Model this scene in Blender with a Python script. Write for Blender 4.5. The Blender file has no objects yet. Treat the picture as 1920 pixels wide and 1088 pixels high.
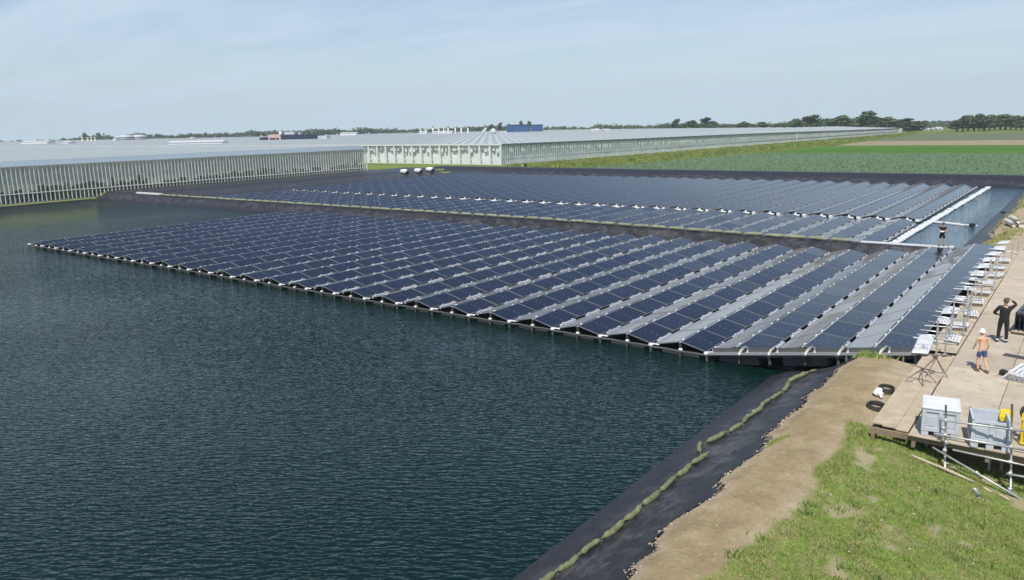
import bpy, bmesh, math, random
import numpy as np
from mathutils import Vector, Matrix, Euler
random.seed(7); RNG = np.random.default_rng(11)
R = math.radians
scene = bpy.context.scene
COL = scene.collection

# ------------------------------------------------------------------ camera
FOC, PITCH, ROLL, YAW, HCAM = 1457.8, R(11.92), R(-1.325), R(36.89), 10.0
_fw = Vector((-math.sin(YAW)*math.cos(PITCH), math.cos(YAW)*math.cos(PITCH), -math.sin(PITCH)))
_r0 = Vector((math.cos(YAW), math.sin(YAW), 0)); _u0 = _r0.cross(_fw)
_rt = math.cos(ROLL)*_r0 + math.sin(ROLL)*_u0
_up = -math.sin(ROLL)*_r0 + math.cos(ROLL)*_u0
cam = bpy.data.cameras.new('camera'); camo = bpy.data.objects.new('camera', cam); COL.objects.link(camo)
cam.sensor_width = 36.0; cam.lens = FOC/1920*36.0; cam.clip_start = 0.5; cam.clip_end = 20000
m = Matrix((( _rt.x, _up.x, -_fw.x, 0), (_rt.y, _up.y, -_fw.y, 0), (_rt.z, _up.z, -_fw.z, HCAM), (0, 0, 0, 1)))
camo.matrix_world = m
scene.camera = camo

def ray(u, v): return _fw*FOC + _rt*(u-960) - _up*(v-544)
def at_z(u, v, z):
    d = ray(u, v); t = (z-HCAM)/d.z; return Vector((d.x*t, d.y*t, z))
def at_depth(u, v, dep):
    d = ray(u, v)/FOC*dep; return Vector((d.x, d.y, HCAM+d.z))

# ------------------------------------------------------------------ world, sun, exposure
SUN = Vector((0.38*math.cos(R(57)), -0.925*math.cos(R(57)), math.sin(R(57)))).normalized()
world = bpy.data.worlds.new('World'); scene.world = world; world.use_nodes = True
nt = world.node_tree; nt.nodes.clear()
wo = nt.nodes.new('ShaderNodeOutputWorld'); bg = nt.nodes.new('ShaderNodeBackground')
sky = nt.nodes.new('ShaderNodeTexSky'); sky.sky_type = 'NISHITA'; sky.sun_disc = False
sky.sun_elevation = R(57); sky.sun_rotation = math.atan2(SUN.x, SUN.y)
sky.altitude = 0; sky.air_density = 1.0; sky.dust_density = 0.6; sky.ozone_density = 3.0
# thin high cloud veil, laid out on a flat layer overhead
tc = nt.nodes.new('ShaderNodeTexCoord'); sep = nt.nodes.new('ShaderNodeSeparateXYZ')
nt.links.new(tc.outputs['Generated'], sep.inputs[0])
def wmath(op, a, b=None, clamp=False):
    n = nt.nodes.new('ShaderNodeMath'); n.operation = op; n.use_clamp = clamp
    for i, x in enumerate((a, b)):
        if x is None: continue
        if hasattr(x, 'links'): nt.links.new(x, n.inputs[i])
        else: n.inputs[i].default_value = x
    return n.outputs[0]
cv = nt.nodes.new('ShaderNodeCombineXYZ'); nt.links.new(sep.outputs['X'], cv.inputs[0]); nt.links.new(sep.outputs['Y'], cv.inputs[1])
nt.links.new(wmath('MAXIMUM', sep.outputs['Z'], 0.06), cv.inputs[2]); nt.links.new(cv.outputs[0], sky.inputs[0])
zz = wmath('ADD', wmath('MAXIMUM', sep.outputs['Z'], 0.0), 0.10)
comb = nt.nodes.new('ShaderNodeCombineXYZ')
nt.links.new(wmath('DIVIDE', sep.outputs['X'], zz), comb.inputs[0])
nt.links.new(wmath('DIVIDE', sep.outputs['Y'], zz), comb.inputs[1])
mp = nt.nodes.new('ShaderNodeMapping'); mp.inputs['Rotation'].default_value = (0, 0, R(20)); mp.inputs['Scale'].default_value = (0.55, 1.5, 1)
nt.links.new(comb.outputs[0], mp.inputs[0])
nz = nt.nodes.new('ShaderNodeTexNoise'); nz.inputs['Scale'].default_value = 0.9; nz.inputs['Detail'].default_value = 7; nz.inputs['Roughness'].default_value = 0.56; nz.inputs['Distortion'].default_value = 0.5
nt.links.new(mp.outputs[0], nz.inputs[0])
cr = nt.nodes.new('ShaderNodeValToRGB'); cr.color_ramp.elements[0].position = 0.37; cr.color_ramp.elements[1].position = 0.70
nt.links.new(nz.outputs[0], cr.inputs[0])
mixc = nt.nodes.new('ShaderNodeMixRGB'); mixc.inputs[2].default_value = (5.3, 6.45, 7.6, 1)
hi = wmath('SUBTRACT', 1.0, wmath('MULTIPLY', wmath('DIVIDE', wmath('SUBTRACT', sep.outputs['Z'], 0.16), 0.20, True), 0.88))   # the veil thins out towards the zenith
nt.links.new(wmath('MULTIPLY', hi, wmath('ADD', wmath('MULTIPLY', cr.outputs[0], 0.70), 0.34)), mixc.inputs[0]); nt.links.new(sky.outputs[0], mixc.inputs[1])
nt.links.new(mixc.outputs[0], bg.inputs[0]); bg.inputs[1].default_value = 0.088
nt.links.new(bg.outputs[0], wo.inputs[0])

sl = bpy.data.lights.new('sun', 'SUN'); sl.energy = 3.6; sl.angle = R(0.53); sl.color = (1.0, 0.955, 0.88)
so = bpy.data.objects.new('sun', sl); COL.objects.link(so); so.rotation_euler = SUN.to_track_quat('Z', 'Y').to_euler(); so.location = (20, -40, 80)
scene.view_settings.view_transform = 'Standard'; scene.view_settings.look = 'None'
scene.view_settings.exposure = 0.42; scene.view_settings.gamma = 1.0
scene.render.resolution_x = 1024; scene.render.resolution_y = 580
scene.cycles.sample_clamp_direct = 8.0; scene.cycles.max_bounces = 6; scene.cycles.transparent_max_bounces = 10; scene.cycles.volume_bounces = 0

# ------------------------------------------------------------------ helpers
def tag(o, label=None, cat=None, group=None, kind=None):
    if label: o['label'] = label
    if cat: o['category'] = cat
    if group: o['group'] = group
    if kind: o['kind'] = kind
    return o
def empty(name, loc=(0, 0, 0), rot=(0, 0, 0)):
    o = bpy.data.objects.new(name, None); COL.objects.link(o); o.location = loc; o.rotation_euler = rot
    o.empty_display_size = 0.2; return o
def link(name, mesh, parent=None, loc=(0, 0, 0), rot=(0, 0, 0)):
    o = bpy.data.objects.new(name, mesh); COL.objects.link(o); o.location = loc; o.rotation_euler = rot
    if parent: o.parent = parent
    return o
class MB:
    """collects boxes, tubes and sheets and builds them as one mesh"""
    def __init__(s): s.v = []; s.f = []; s.mi = []
    def add(s, vs, fs, mi=0):
        b = len(s.v); s.v += [tuple(x) for x in vs]; s.f += [tuple(i+b for i in f) for f in fs]; s.mi += [mi]*len(fs)
    def box(s, lo, hi, mi=0, mat=None):
        x0, y0, z0 = lo; x1, y1, z1 = hi
        vs = [(x0,y0,z0),(x1,y0,z0),(x1,y1,z0),(x0,y1,z0),(x0,y0,z1),(x1,y0,z1),(x1,y1,z1),(x0,y1,z1)]
        if mat is not None: vs = [mat @ Vector(v) for v in vs]
        s.add(vs, [(0,3,2,1),(4,5,6,7),(0,1,5,4),(1,2,6,5),(2,3,7,6),(3,0,4,7)], mi)
    def cbox(s, c, d, rz=0, mi=0, ch=0.0, ry=0, rx=0):
        """centred box, optional chamfer ch"""
        M = Matrix.Translation(c) @ Euler((rx, ry, rz)).to_matrix().to_4x4()
        hx, hy, hz = d[0]/2, d[1]/2, d[2]/2
        if ch <= 0: s.box((-hx,-hy,-hz), (hx,hy,hz), mi, M); return
        ch = min(ch, hx*.9, hy*.9, hz*.9)
        rings = []
        for z, ins in ((-hz, ch), (-hz+ch, 0), (hz-ch, 0), (hz, ch)):
            a, b = hx-ins, hy-ins; c_ = ch if ins == 0 else ch*.6
            rings.append([(a,-b+c_,z),(a,b-c_,z),(a-c_,b,z),(-a+c_,b,z),(-a,b-c_,z),(-a,-b+c_,z),(-a+c_,-b,z),(a-c_,-b,z)])
        vs = [M @ Vector(p) for r in rings for p in r]; fs = []
        for k in range(3):
            for i in range(8): fs.append((k*8+i, k*8+(i+1) % 8, (k+1)*8+(i+1) % 8, (k+1)*8+i))
        fs.append(tuple(reversed(range(8)))); fs.append(tuple(range(24, 32)))
        s.add(vs, fs, mi)
    def tube(s, pts, r, n=8, mi=0, cap=True):
        pts = [Vector(p) for p in pts]; rs = r if isinstance(r, (list, tuple)) else [r]*len(pts)
        vs = []; fs = []; prev = None
        for k, p in enumerate(pts):
            d = (pts[min(k+1, len(pts)-1)] - pts[max(k-1, 0)]).normalized()
            a = d.cross(Vector((0, 0, 1)))
            if a.length < 0.05: a = d.cross(Vector((0, 1, 0)))
            a.normalize()
            if prev is not None and a.dot(prev) < 0: a = -a
            prev = a; b = d.cross(a)
            for i in range(n):
                t = 2*math.pi*i/n; vs.append(p + a*math.cos(t)*rs[k] + b*math.sin(t)*rs[k])
        for k in range(len(pts)-1):
            for i in range(n): fs.append((k*n+i, k*n+(i+1) % n, (k+1)*n+(i+1) % n, (k+1)*n+i))
        if cap: fs.append(tuple(range(n))); fs.append(tuple(reversed(range((len(pts)-1)*n, len(pts)*n))))
        s.add(vs, fs, mi)
    def lathe(s, prof, c=(0, 0, 0), n=16, mi=0):
        vs = []; fs = []
        for r, z in prof:
            for i in range(n):
                t = 2*math.pi*i/n; vs.append((c[0]+r*math.cos(t), c[1]+r*math.sin(t), c[2]+z))
        for k in range(len(prof)-1):
            for i in range(n): fs.append((k*n+i, k*n+(i+1) % n, (k+1)*n+(i+1) % n, (k+1)*n+i))
        fs.append(tuple(reversed(range(n)))); fs.append(tuple(range((len(prof)-1)*n, len(prof)*n)))
        s.add(vs, fs, mi)
    def torus(s, c, R_, r, n=24, k=8, mi=0, M=None, sq=1.0):
        vs = []; fs = []
        for i in range(n):
            t = 2*math.pi*i/n
            for j in range(k):
                p = 2*math.pi*j/k
                q = Vector(((R_+r*math.cos(p))*math.cos(t), (R_+r*math.cos(p))*math.sin(t), r*sq*math.sin(p)))
                if M is not None: q = M @ q
                vs.append(Vector(c)+q)
        for i in range(n):
            for j in range(k):
                fs.append((i*k+j, ((i+1) % n)*k+j, ((i+1) % n)*k+(j+1) % k, i*k+(j+1) % k))
        s.add(vs, fs, mi)
    def mesh(s, name, mats, smooth=False):
        me = bpy.data.meshes.new(name); me.from_pydata(s.v, [], s.f)
        for mt in (mats if isinstance(mats, (list, tuple)) else [mats]): me.materials.append(mt)
        if len(set(s.mi)) > 1: me.polygons.foreach_set('material_index', s.mi)
        if smooth: me.polygons.foreach_set('use_smooth', [True]*len(me.polygons))
        me.update(); return me
    def build(s, name, mats, parent=None, smooth=False, loc=(0, 0, 0), rot=(0, 0, 0)):
        return link(name, s.mesh(name, mats, smooth), parent, loc, rot)

def mat(name, col, rough=0.6, metal=0.0, var=0.0, vscale=3.0, spec=0.5, bump=0.0, bscale=20.0, col2=None, coat=0.0):
    m = bpy.data.materials.new(name); m.use_nodes = True; t = m.node_tree; b = t.nodes['Principled BSDF']
    b.inputs['Base Color'].default_value = (*col, 1); b.inputs['Roughness'].default_value = rough; b.inputs['Metallic'].default_value = metal
    b.inputs['Specular IOR Level'].default_value = spec; b.inputs['Coat Weight'].default_value = coat
    if var > 0 or col2:
        g = t.nodes.new('ShaderNodeNewGeometry'); n = t.nodes.new('ShaderNodeTexNoise'); n.inputs['Scale'].default_value = vscale; n.inputs['Detail'].default_value = 5; n.inputs['Roughness'].default_value = 0.65
        t.links.new(g.outputs['Position'], n.inputs['Vector'])
        r = t.nodes.new('ShaderNodeValToRGB'); r.color_ramp.elements[0].position = 0.3; r.color_ramp.elements[1].position = 0.7
        c2 = col2 if col2 else tuple(c*(1+var) for c in col); c1 = col if col2 else tuple(c*(1-var) for c in col)
        r.color_ramp.elements[0].color = (*c1, 1); r.color_ramp.elements[1].color = (*c2, 1)
        t.links.new(n.outputs[0], r.inputs[0]); t.links.new(r.outputs[0], b.inputs['Base Color'])
    if bump > 0:
        g = t.nodes.new('ShaderNodeNewGeometry'); n = t.nodes.new('ShaderNodeTexNoise'); n.inputs['Scale'].default_value = bscale; n.inputs['Detail'].default_value = 4
        t.links.new(g.outputs['Position'], n.inputs['Vector']); bp = t.nodes.new('ShaderNodeBump'); bp.inputs['Strength'].default_value = bump; bp.inputs['Distance'].default_value = 0.05
        t.links.new(n.outputs[0], bp.inputs['Height']); t.links.new(bp.outputs[0], b.inputs['Normal'])
    return m

def nd(t, typ, **kw):
    n = t.nodes.new(typ)
    for k, v in kw.items(): setattr(n, k, v)
    return n
def tmath(t, op, a, b=None, c=None, clamp=False):
    n = t.nodes.new('ShaderNodeMath'); n.operation = op; n.use_clamp = clamp
    for i, x in enumerate((a, b, c)):
        if x is None: continue
        if hasattr(x, 'links'): t.links.new(x, n.inputs[i])
        else: n.inputs[i].default_value = x
    return n.outputs[0]
_ONES = ['', 'first', 'second', 'third', 'fourth', 'fifth', 'sixth', 'seventh', 'eighth', 'ninth', 'tenth', 'eleventh', 'twelfth', 'thirteenth', 'fourteenth', 'fifteenth', 'sixteenth', 'seventeenth', 'eighteenth', 'nineteenth', 'twentieth']
def ordinal(n):
    if n <= 20: return _ONES[n]
    t, o = divmod(n, 10); base = {2: 'twent', 3: 'thirt', 4: 'fort', 5: 'fift', 6: 'sixt'}[t]
    return base+'ieth' if o == 0 else base+'y-'+_ONES[o]

# value noise in numpy
_NT = np.random.default_rng(3).random((256, 256))
def vn(x, y):
    x = np.asarray(x, float); y = np.asarray(y, float)
    xi = np.floor(x).astype(int); yi = np.floor(y).astype(int); fx = x-xi; fy = y-yi
    fx = fx*fx*(3-2*fx); fy = fy*fy*(3-2*fy)
    g = lambda a, b: _NT[a % 256, b % 256]
    return (g(xi, yi)*(1-fx)+g(xi+1, yi)*fx)*(1-fy)+(g(xi, yi+1)*(1-fx)+g(xi+1, yi+1)*fx)*fy
def fbm(x, y, o=4):
    s = 0; a = .5; t = 0
    for k in range(o):
        s = s+a*vn(x*2**k+17.3*k, y*2**k+9.1*k); t += a; a *= .5
    return s/t
def sstep(a, b, x):
    t = np.clip((np.asarray(x, float)-a)/(b-a), 0, 1); return t*t*(3-2*t)

# ------------------------------------------------------------------ terrain heights
def liner_edge(y):
    """x of the jagged upper edge of the black liner on the right bank"""
    y = np.asarray(y, float)
    e = -6.72 + 0.55*(vn(y*0.55, 3.3)-.5) + 0.35*(vn(y*1.7, 8.1)-.5) + 0.18*(vn(y*5.1, 1.7)-.5)
    far = -5.75 + 0.9*(vn(y*0.3, 5.5)-.5) + 0.3*(vn(y*1.3, 2.2)-.5)
    return e + (far-e)*sstep(56, 60, y)
def G(x, y):
    x = np.asarray(x, float); y = np.asarray(y, float)
    # right bank near the camera
    e = liner_edge(y)
    near = np.interp(x, [-11, -9.55, -8.9, -8.05, -7.2, -6.6, -6.2, -5.2, -4.6, -3.6, -2.4, -1.0, 1.0, 6.0, 12], [-1.0, 0, .28, .50, .80, 1.18, 1.36, 1.42, 1.38, 1.22, 1.0, .72, .5, .35, .3])
    near = near + np.where(x > e, 0.07+0.10*(fbm(x*2.2, y*2.2)-.4), 0.03*(fbm(x*1.4, y*.8)-.5))
    ramp = np.interp(x, [-11, -9.2, -6.0, -4.6, 2, 12], [-1.0, -.05, .30, .42, .4, .4])
    far = np.interp(x, [-9.5, -7.7, -6.2, -5.4, -3, 12], [-1.0, 0, .85, 1.15, 1.4, 1.45]) + np.where(x > e, .06+.14*(fbm(x*1.1, y*1.1)-.4), 0)
    k1 = sstep(29.6+.5*(vn(x*1.5, 4.)-.5), 30.7+.5*(vn(x*1.5, 4.)-.5), y); k2 = sstep(57.3, 59.3, y)
    rb = near*(1-k1)+ramp*k1; rb = rb*(1-k2)+far*k2
    # left bank, dikes
    lb1 = 0.33-2.2*np.maximum(0, x+127.7)
    lb2 = 1.15-0.17*np.maximum(0, x+118.5)
    lb = np.where(y > 61.8, lb2, lb1)
    mid = np.where((x < -7.4), 1.0-.2*sstep(-45, -14, x)-0.72*np.maximum(0, np.abs(y-62.1)-.42), -1)
    fd = 1.5-.36*np.maximum(0, 131.3-y)
    fd = np.where(y > 133.0, np.maximum(1.1, 1.5-.2*(y-133.0)), fd)
    z = np.maximum.reduce([np.where(x > -11, rb, -1), np.where(x < -100, lb, -1), mid, fd, np.full(x.shape, -1.0)])
    return z
# ------------------------------------------------------------------ ground sheet
def grid_mesh(name, xs, ys, zf, off=0.0, mask=None, attr=None):
    X, Y = np.meshgrid(xs, ys); Z = zf(X, Y)+off
    nx, ny = len(xs), len(ys)
    V = np.stack([X.ravel(), Y.ravel(), Z.ravel()], 1)
    i, j = np.meshgrid(np.arange(nx-1), np.arange(ny-1)); a = (j*nx+i).ravel()
    F = np.stack([a, a+1, a+nx+1, a+nx], 1)
    if mask is not None:
        c = V[F].mean(1); F = F[mask(c[:, 0], c[:, 1])]
        used = np.unique(F); re = np.full(len(V), -1); re[used] = np.arange(len(used)); V = V[used]; F = re[F]
    me = bpy.data.meshes.new(name); me.from_pydata(V.tolist(), [], F.tolist())
    me.polygons.foreach_set('use_smooth', [True]*len(me.polygons))
    for attr in (attr or ()):
        at = me.attributes.new(attr[0], 'FLOAT', 'POINT'); at.data.foreach_set('value', np.asarray(attr[1](V[:, 0], V[:, 1]), np.float32))
    return me
def grassiness(x, y):
    """0 bare sand .. 1 full turf, for the near right bank and everything beyond"""
    n = fbm(x*.9, y*.9, 4); n2 = fbm(x*.28+7, y*.28+3, 3)
    edge = -5.0 + .06*(y-16) + 1.0*(n2-.5)
    g = sstep(edge-.25, edge+.35, x+.9*(n-.5))
    bald = sstep(.56, .76, fbm(x*1.5+31, y*1.05+11, 5)); g = g*(1-.62*bald)
    le = liner_edge(y); g = np.maximum(g, .75*sstep(.60, .72, fbm(x*1.6+3, y*.55+9, 3))*sstep(le+1.0, le+.2, x)*sstep(le-.1, le+.1, x))
    far = sstep(57, 60, y); gf = .55*sstep(.40, .62, fbm(x*.8, y*.35, 4))*sstep(-3.6, -5.0, x+1.5*(n-.5)) + .12
    g = g*(1-far)+gf*far
    und = ((x > -4.9) & (y > 22.6) & (y < 57)); g = np.where(und, g*.25, g)
    ok = (x > -9.5) & (x < 14) & (y < 131); g = np.where(ok, g, 1.0)
    return np.where((x > 14), 1.0, g)

def paleness(x, y):
    le = liner_edge(y); return np.clip(np.maximum.reduce([sstep(-5.4, -4.3, x+1.2*(fbm(x, y)-.5)), 1.0*np.exp(-((x-le-.12)/.22)**2), sstep(57, 60, y)*.8]), 0, 1)
def fine(a, b, s): return list(np.arange(a, b, s))
gx = fine(-2600, -400, 100) + [-400, -250, -180, -140, -129, -128, -127.7, -127.5, -127.3, -125, -122, -119, -118.5, -118, -115, -112, -110, -104, -85, -60, -40, -25, -16] + fine(-11, 7.0, .13) + [8, 10, 13, 18, 30, 60, 120, 300, 450, 600, 750, 900]
gy = [-400, -150, -60, -20, 0, 5] + fine(8, 33, .13) + fine(33, 56, .5) + [56.0,56.25,56.5,56.75]+fine(57, 75, .25) + fine(75, 134, .8) + [135, 138, 142, 150, 165, 190, 240, 320, 400, 450]+fine(500, 1700, 80)
mg = bpy.data.materials.new('ground'); mg.use_nodes = True; t = mg.node_tree; b = t.nodes['Principled BSDF']
b.inputs['Roughness'].default_value = .95; b.inputs['Specular IOR Level'].default_value = .15
geo = nd(t, 'ShaderNodeNewGeometry'); att = nd(t, 'ShaderNodeAttribute', attribute_name='grass')
def noise(t, vec, sc, det=5, ro=.6, scl=None):
    n = nd(t, 'ShaderNodeTexNoise'); n.inputs['Scale'].default_value = sc; n.inputs['Detail'].default_value = det; n.inputs['Roughness'].default_value = ro
    if scl:
        mpn = nd(t, 'ShaderNodeMapping'); mpn.inputs['Scale'].default_value = scl; t.links.new(vec, mpn.inputs[0]); vec = mpn.outputs[0]
    t.links.new(vec, n.inputs['Vector']); return n.outputs[0]
def ramp(t, fac, stops):
    r = nd(t, 'ShaderNodeValToRGB'); e = r.color_ramp.elements
    while len(e) < len(stops): e.new(.5)
    for k, (p, c) in enumerate(stops): e[k].position = p; e[k].color = (*c, 1)
    t.links.new(fac, r.inputs[0]); return r.outputs[0]
def mixrgb(t, fac, a, bb, typ='MIX'):
    n = nd(t, 'ShaderNodeMixRGB', blend_type=typ)
    for i, x in enumerate((fac, a, bb)):
        if hasattr(x, 'links'): t.links.new(x, n.inputs[i])
        elif i == 0: n.inputs[0].default_value = x
        else: n.inputs[i].default_value = (*x, 1)
    return n.outputs[0]
def nd_sep(t, P, i, lo, hi):
    s = nd(t, 'ShaderNodeSeparateXYZ'); t.links.new(P, s.inputs[0]); return tmath(t, 'DIVIDE', tmath(t, 'SUBTRACT', s.outputs[i], lo), hi-lo, clamp=True)
P = geo.outputs['Position']
n1 = noise(t, P, 1.3, 6, .7); n2 = noise(t, P, 9, 6, .75); n3 = noise(t, P, 34, 3, .7)
sand = ramp(t, n1, [(.25, (.235, .175, .098)), (.5, (.305, .238, .137)), (.75, (.40, .325, .205))])
sand = mixrgb(t, nd(t, 'ShaderNodeAttribute', attribute_name='pale').outputs['Fac'], sand, ramp(t, n1, [(.25, (.33, .26, .175)), (.75, (.47, .385, .275))]))
sand = mixrgb(t, .5, sand, ramp(t, n2, [(.25, (.30, .30, .30)), (.48, (.52, .52, .52)), (.75, (.72, .71, .69))]), 'OVERLAY')
sand = mixrgb(t, ramp(t, n3, [(.60, (0, 0, 0)), (.68, (1, 1, 1))]), sand, (.21, .16, .10))
grs = ramp(t, n2, [(.25, (.075, .120, .020)), (.5, (.165, .235, .045)), (.75, (.29, .34, .11))])
grs = mixrgb(t, ramp(t, noise(t, P, 2.1, 4), [(.45, (0, 0, 0)), (.62, (.8, .8, .8))]), grs, (.27, .235, .125))
gf = tmath(t, 'ADD', att.outputs['Fac'], tmath(t, 'MULTIPLY', tmath(t, 'SUBTRACT', n2, .5), .9))
gf = ramp(t, gf, [(.28, (0, 0, 0)), (.66, (1, 1, 1))])
wide = mixrgb(t, ramp(t, noise(t, P, .05, 4), [(.35, (0, 0, 0)), (.65, (1, 1, 1))]), (.085, .135, .026), (.15, .205, .045))
far_ = tmath(t, 'MULTIPLY', ramp(t, nd_sep(t, P, 1, 118., 133.), [(0, (0, 0, 0)), (1, (1, 1, 1))]), .8)
t.links.new(mixrgb(t, gf, sand, mixrgb(t, far_, grs, wide)), b.inputs['Base Color'])
bp = nd(t, 'ShaderNodeBump'); bp.inputs['Strength'].default_value = .8; bp.inputs['Distance'].default_value = .05
t.links.new(tmath(t, 'ADD', n2, tmath(t, 'MULTIPLY', n3, .5)), bp.inputs['Height']); t.links.new(bp.outputs[0], b.inputs['Normal'])
me = grid_mesh('ground', np.array(gx), np.array(gy), G, 0, lambda x, y: (-.6*x+.8*y) < 1080, (('grass', grassiness), ('pale', paleness))); me.materials.append(mg)
tag(link('ground', me), kind='structure')

# ------------------------------------------------------------------ black pond liner, laid over the banks and dikes
ml = bpy.data.materials.new('pond_liner'); ml.use_nodes = True; t = ml.node_tree; b = t.nodes['Principled BSDF']
geo = nd(t, 'ShaderNodeNewGeometry'); P = geo.outputs['Position']
w1 = noise(t, P, 1.1, 6, .7); w2 = noise(t, P, 7, 6, .8, (1, .35, 1)); w3 = noise(t, P, 28, 3, .8)
base = ramp(t, w1, [(.3, (.015, .0145, .018)), (.7, (.028, .027, .032))])
# pale dried silt in streaks along the waterline band
sx = nd(t, 'ShaderNodeSeparateXYZ'); t.links.new(P, sx.inputs[0])
band = tmath(t, 'MULTIPLY', ramp(t, sx.outputs[2], [(.22, (0, 0, 0)), (.42, (1, 1, 1)), (.72, (1, 1, 1)), (.98, (0, 0, 0))]), ramp(t, tmath(t, 'ADD', tmath(t, 'MULTIPLY', w1, .55), tmath(t, 'MULTIPLY', w2, .5)), [(.50, (0, 0, 0)), (.66, (1, 1, 1))]))
base = mixrgb(t, tmath(t, 'MULTIPLY', band, .26), base, (.29, .29, .285))
base = mixrgb(t, ramp(t, w3, [(.69, (0, 0, 0)), (.74, (.9, .9, .9))]), base, (.38, .36, .32))
t.links.new(base, b.inputs['Base Color']); b.inputs['Roughness'].default_value = .38; b.inputs['Specular IOR Level'].default_value = .45
bp = nd(t, 'ShaderNodeBump'); bp.inputs['Strength'].default_value = .55; bp.inputs['Distance'].default_value = .08
t.links.new(tmath(t, 'ADD', w2, tmath(t, 'MULTIPLY', w1, 1.5)), bp.inputs['Height']); t.links.new(bp.outputs[0], b.inputs['Normal'])
def Gl(x, y):   # liner follows the soil with soft wrinkles of its own
    return np.maximum(G(x, y), -.6)+.030*(fbm(x*3.5, y*1.2, 3)-.2)
def liner(name, xs, ys, mask=None):
    me = grid_mesh(name, np.array(xs), np.array(ys), Gl, .022, mask); me.materials.append(ml); tag(link(name, me), kind='structure')
liner('bank_liner', fine(-10.2, -5.9, .09), fine(8, 30.6, .10), lambda x, y: x < liner_edge(y)+.05)
liner('shore_liner', [-127.99, -127.9, -127.8, -127.6, -127.4, -127.2], fine(20, 61.5, 1.0))
liner('ramp_liner', fine(-9.9, -4.4, .25), fine(30.35, 57.6, .25))
liner('basin_bank_liner', fine(-8.6, -4.9, .12), fine(57.4, 131, .25), lambda x, y: x < liner_edge(y)+.06)
liner('dike_liner', fine(-127.6, -7.2, .8), [59.6, 60.0, 60.3, 60.6, 60.9, 61.2, 61.5, 61.7, 61.9, 62.1, 62.3, 62.5, 62.7, 63.2, 63.8, 64.4])
liner('left_bank_liner', [-127.95, -127, -124, -121, -119.3, -119.0, -118.7, -118.4, -118, -117, -116, -115, -114, -113, -112, -111, -110], fine(62.0, 131, 1.2))
liner('far_dike_liner', fine(-119.2, -4.6, .9), [126.2, 126.8, 127.4, 128, 129, 130, 131, 131.3, 131.7, 132.2, 132.8, 133.2])

# ------------------------------------------------------------------ water
def water_mat(name, deep, calm):
    m = bpy.data.materials.new(name); m.use_nodes = True; t = m.node_tree; b = t.nodes['Principled BSDF']
    b.inputs['Base Color'].default_value = (*deep, 1); b.inputs['Roughness'].default_value = .04; b.inputs['IOR'].default_value = 1.37
    geo = nd(t, 'ShaderNodeNewGeometry'); P = geo.outputs['Position']
    mpn = nd(t, 'ShaderNodeMapping'); mpn.inputs['Rotation'].default_value = (0, 0, R(-32)); t.links.new(P, mpn.inputs[0]); V = mpn.outputs[0]
    a = noise(t, V, 2.2, 1, .5, (1.0, 3.1, 1)); c = noise(t, V, 4.6, 1, .5, (1.0, 1.9, 1)); d = noise(t, P, 7., 0, .5); g = noise(t, P, .08, 3, .5)
    h = tmath(t, 'ADD', tmath(t, 'MULTIPLY', a, 1.0), tmath(t, 'ADD', tmath(t, 'MULTIPLY', c, .36), tmath(t, 'MULTIPLY', d, .02)))
    bp = nd(t, 'ShaderNodeBump'); bp.inputs['Distance'].default_value = .060 if not calm else .02
    sx = nd(t, 'ShaderNodeSeparateXYZ'); t.links.new(P, sx.inputs[0])   # the water lies calmer in the lee of the glasshouse
    lee = tmath(t, 'DIVIDE', tmath(t, 'ADD', tmath(t, 'MULTIPLY', sx.outputs[0], -.62), tmath(t, 'MULTIPLY', sx.outputs[1], .78)), 82.0, clamp=True)
    calmf = ramp(t, lee, [(.22, (1, 1, 1)), (.5, (1, 1, 1)), (1, (1, 1, 1))])
    h = tmath(t, 'MULTIPLY', h, tmath(t, 'ADD', 1.0, tmath(t, 'MULTIPLY', lee, 1.3)))
    t.links.new(h, bp.inputs['Height']); t.links.new(tmath(t, 'MULTIPLY', calmf, ramp(t, g, [(.32, (.55, .55, .55)), (.66, (1, 1, 1))])), bp.inputs['Strength'])
    t.links.new(bp.outputs[0], b.inputs['Normal']); return m
def sheet(name, x0, x1, y0, y1, z, m, kind='structure', nx=1, ny=1):
    mb = MB(); xs = np.linspace(x0, x1, nx+1); ys = np.linspace(y0, y1, ny+1)
    mb.add([(x, y, z) for y in ys for x in xs], [(j*(nx+1)+i, j*(nx+1)+i+1, (j+1)*(nx+1)+i+1, (j+1)*(nx+1)+i) for j in range(ny) for i in range(nx)])
    return tag(mb.build(name, m), kind=kind)
sheet('pond_water', -128.2, -8.6, -140, 60.8, 0, water_mat('pond_water', (.0013, .0135, .0110), False))
sheet('basin_water', -117, -7.2, 63.2, 128.8, 0, water_mat('basin_water', (.03, .075, .105), True))

# ------------------------------------------------------------------ fields beyond the far dike
def field_mat(name, c1, c2, row=0.0, c3=None, sc=.6):
    m = bpy.data.materials.new(name); m.use_nodes = True; t = m.node_tree; b = t.nodes['Principled BSDF']; b.inputs['Roughness'].default_value = .9; b.inputs['Specular IOR Level'].default_value = .2
    geo = nd(t, 'ShaderNodeNewGeometry'); P = geo.outputs['Position']
    n = noise(t, P, sc, 6, .75); c = ramp(t, n, [(.32, c1), (.68, c2)])
    n2 = noise(t, P, .035, 3, .5, (.3, 1, 1)); c = mixrgb(t, .35, c, ramp(t, n2, [(.3, (.35, .35, .35)), (.7, (.65, .65, .65))]), 'OVERLAY')
    if row:
        sx = nd(t, 'ShaderNodeSeparateXYZ'); t.links.new(P, sx.inputs[0])
        w = tmath(t, 'SINE', tmath(t, 'MULTIPLY', sx.outputs[0], 2*math.pi/row)); c = mixrgb(t, tmath(t, 'MULTIPLY', tmath(t, 'ADD', w, 1.), .2), c, c3 or (.11, .085, .055))
    t.links.new(c, b.inputs['Base Color']); return m
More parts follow.
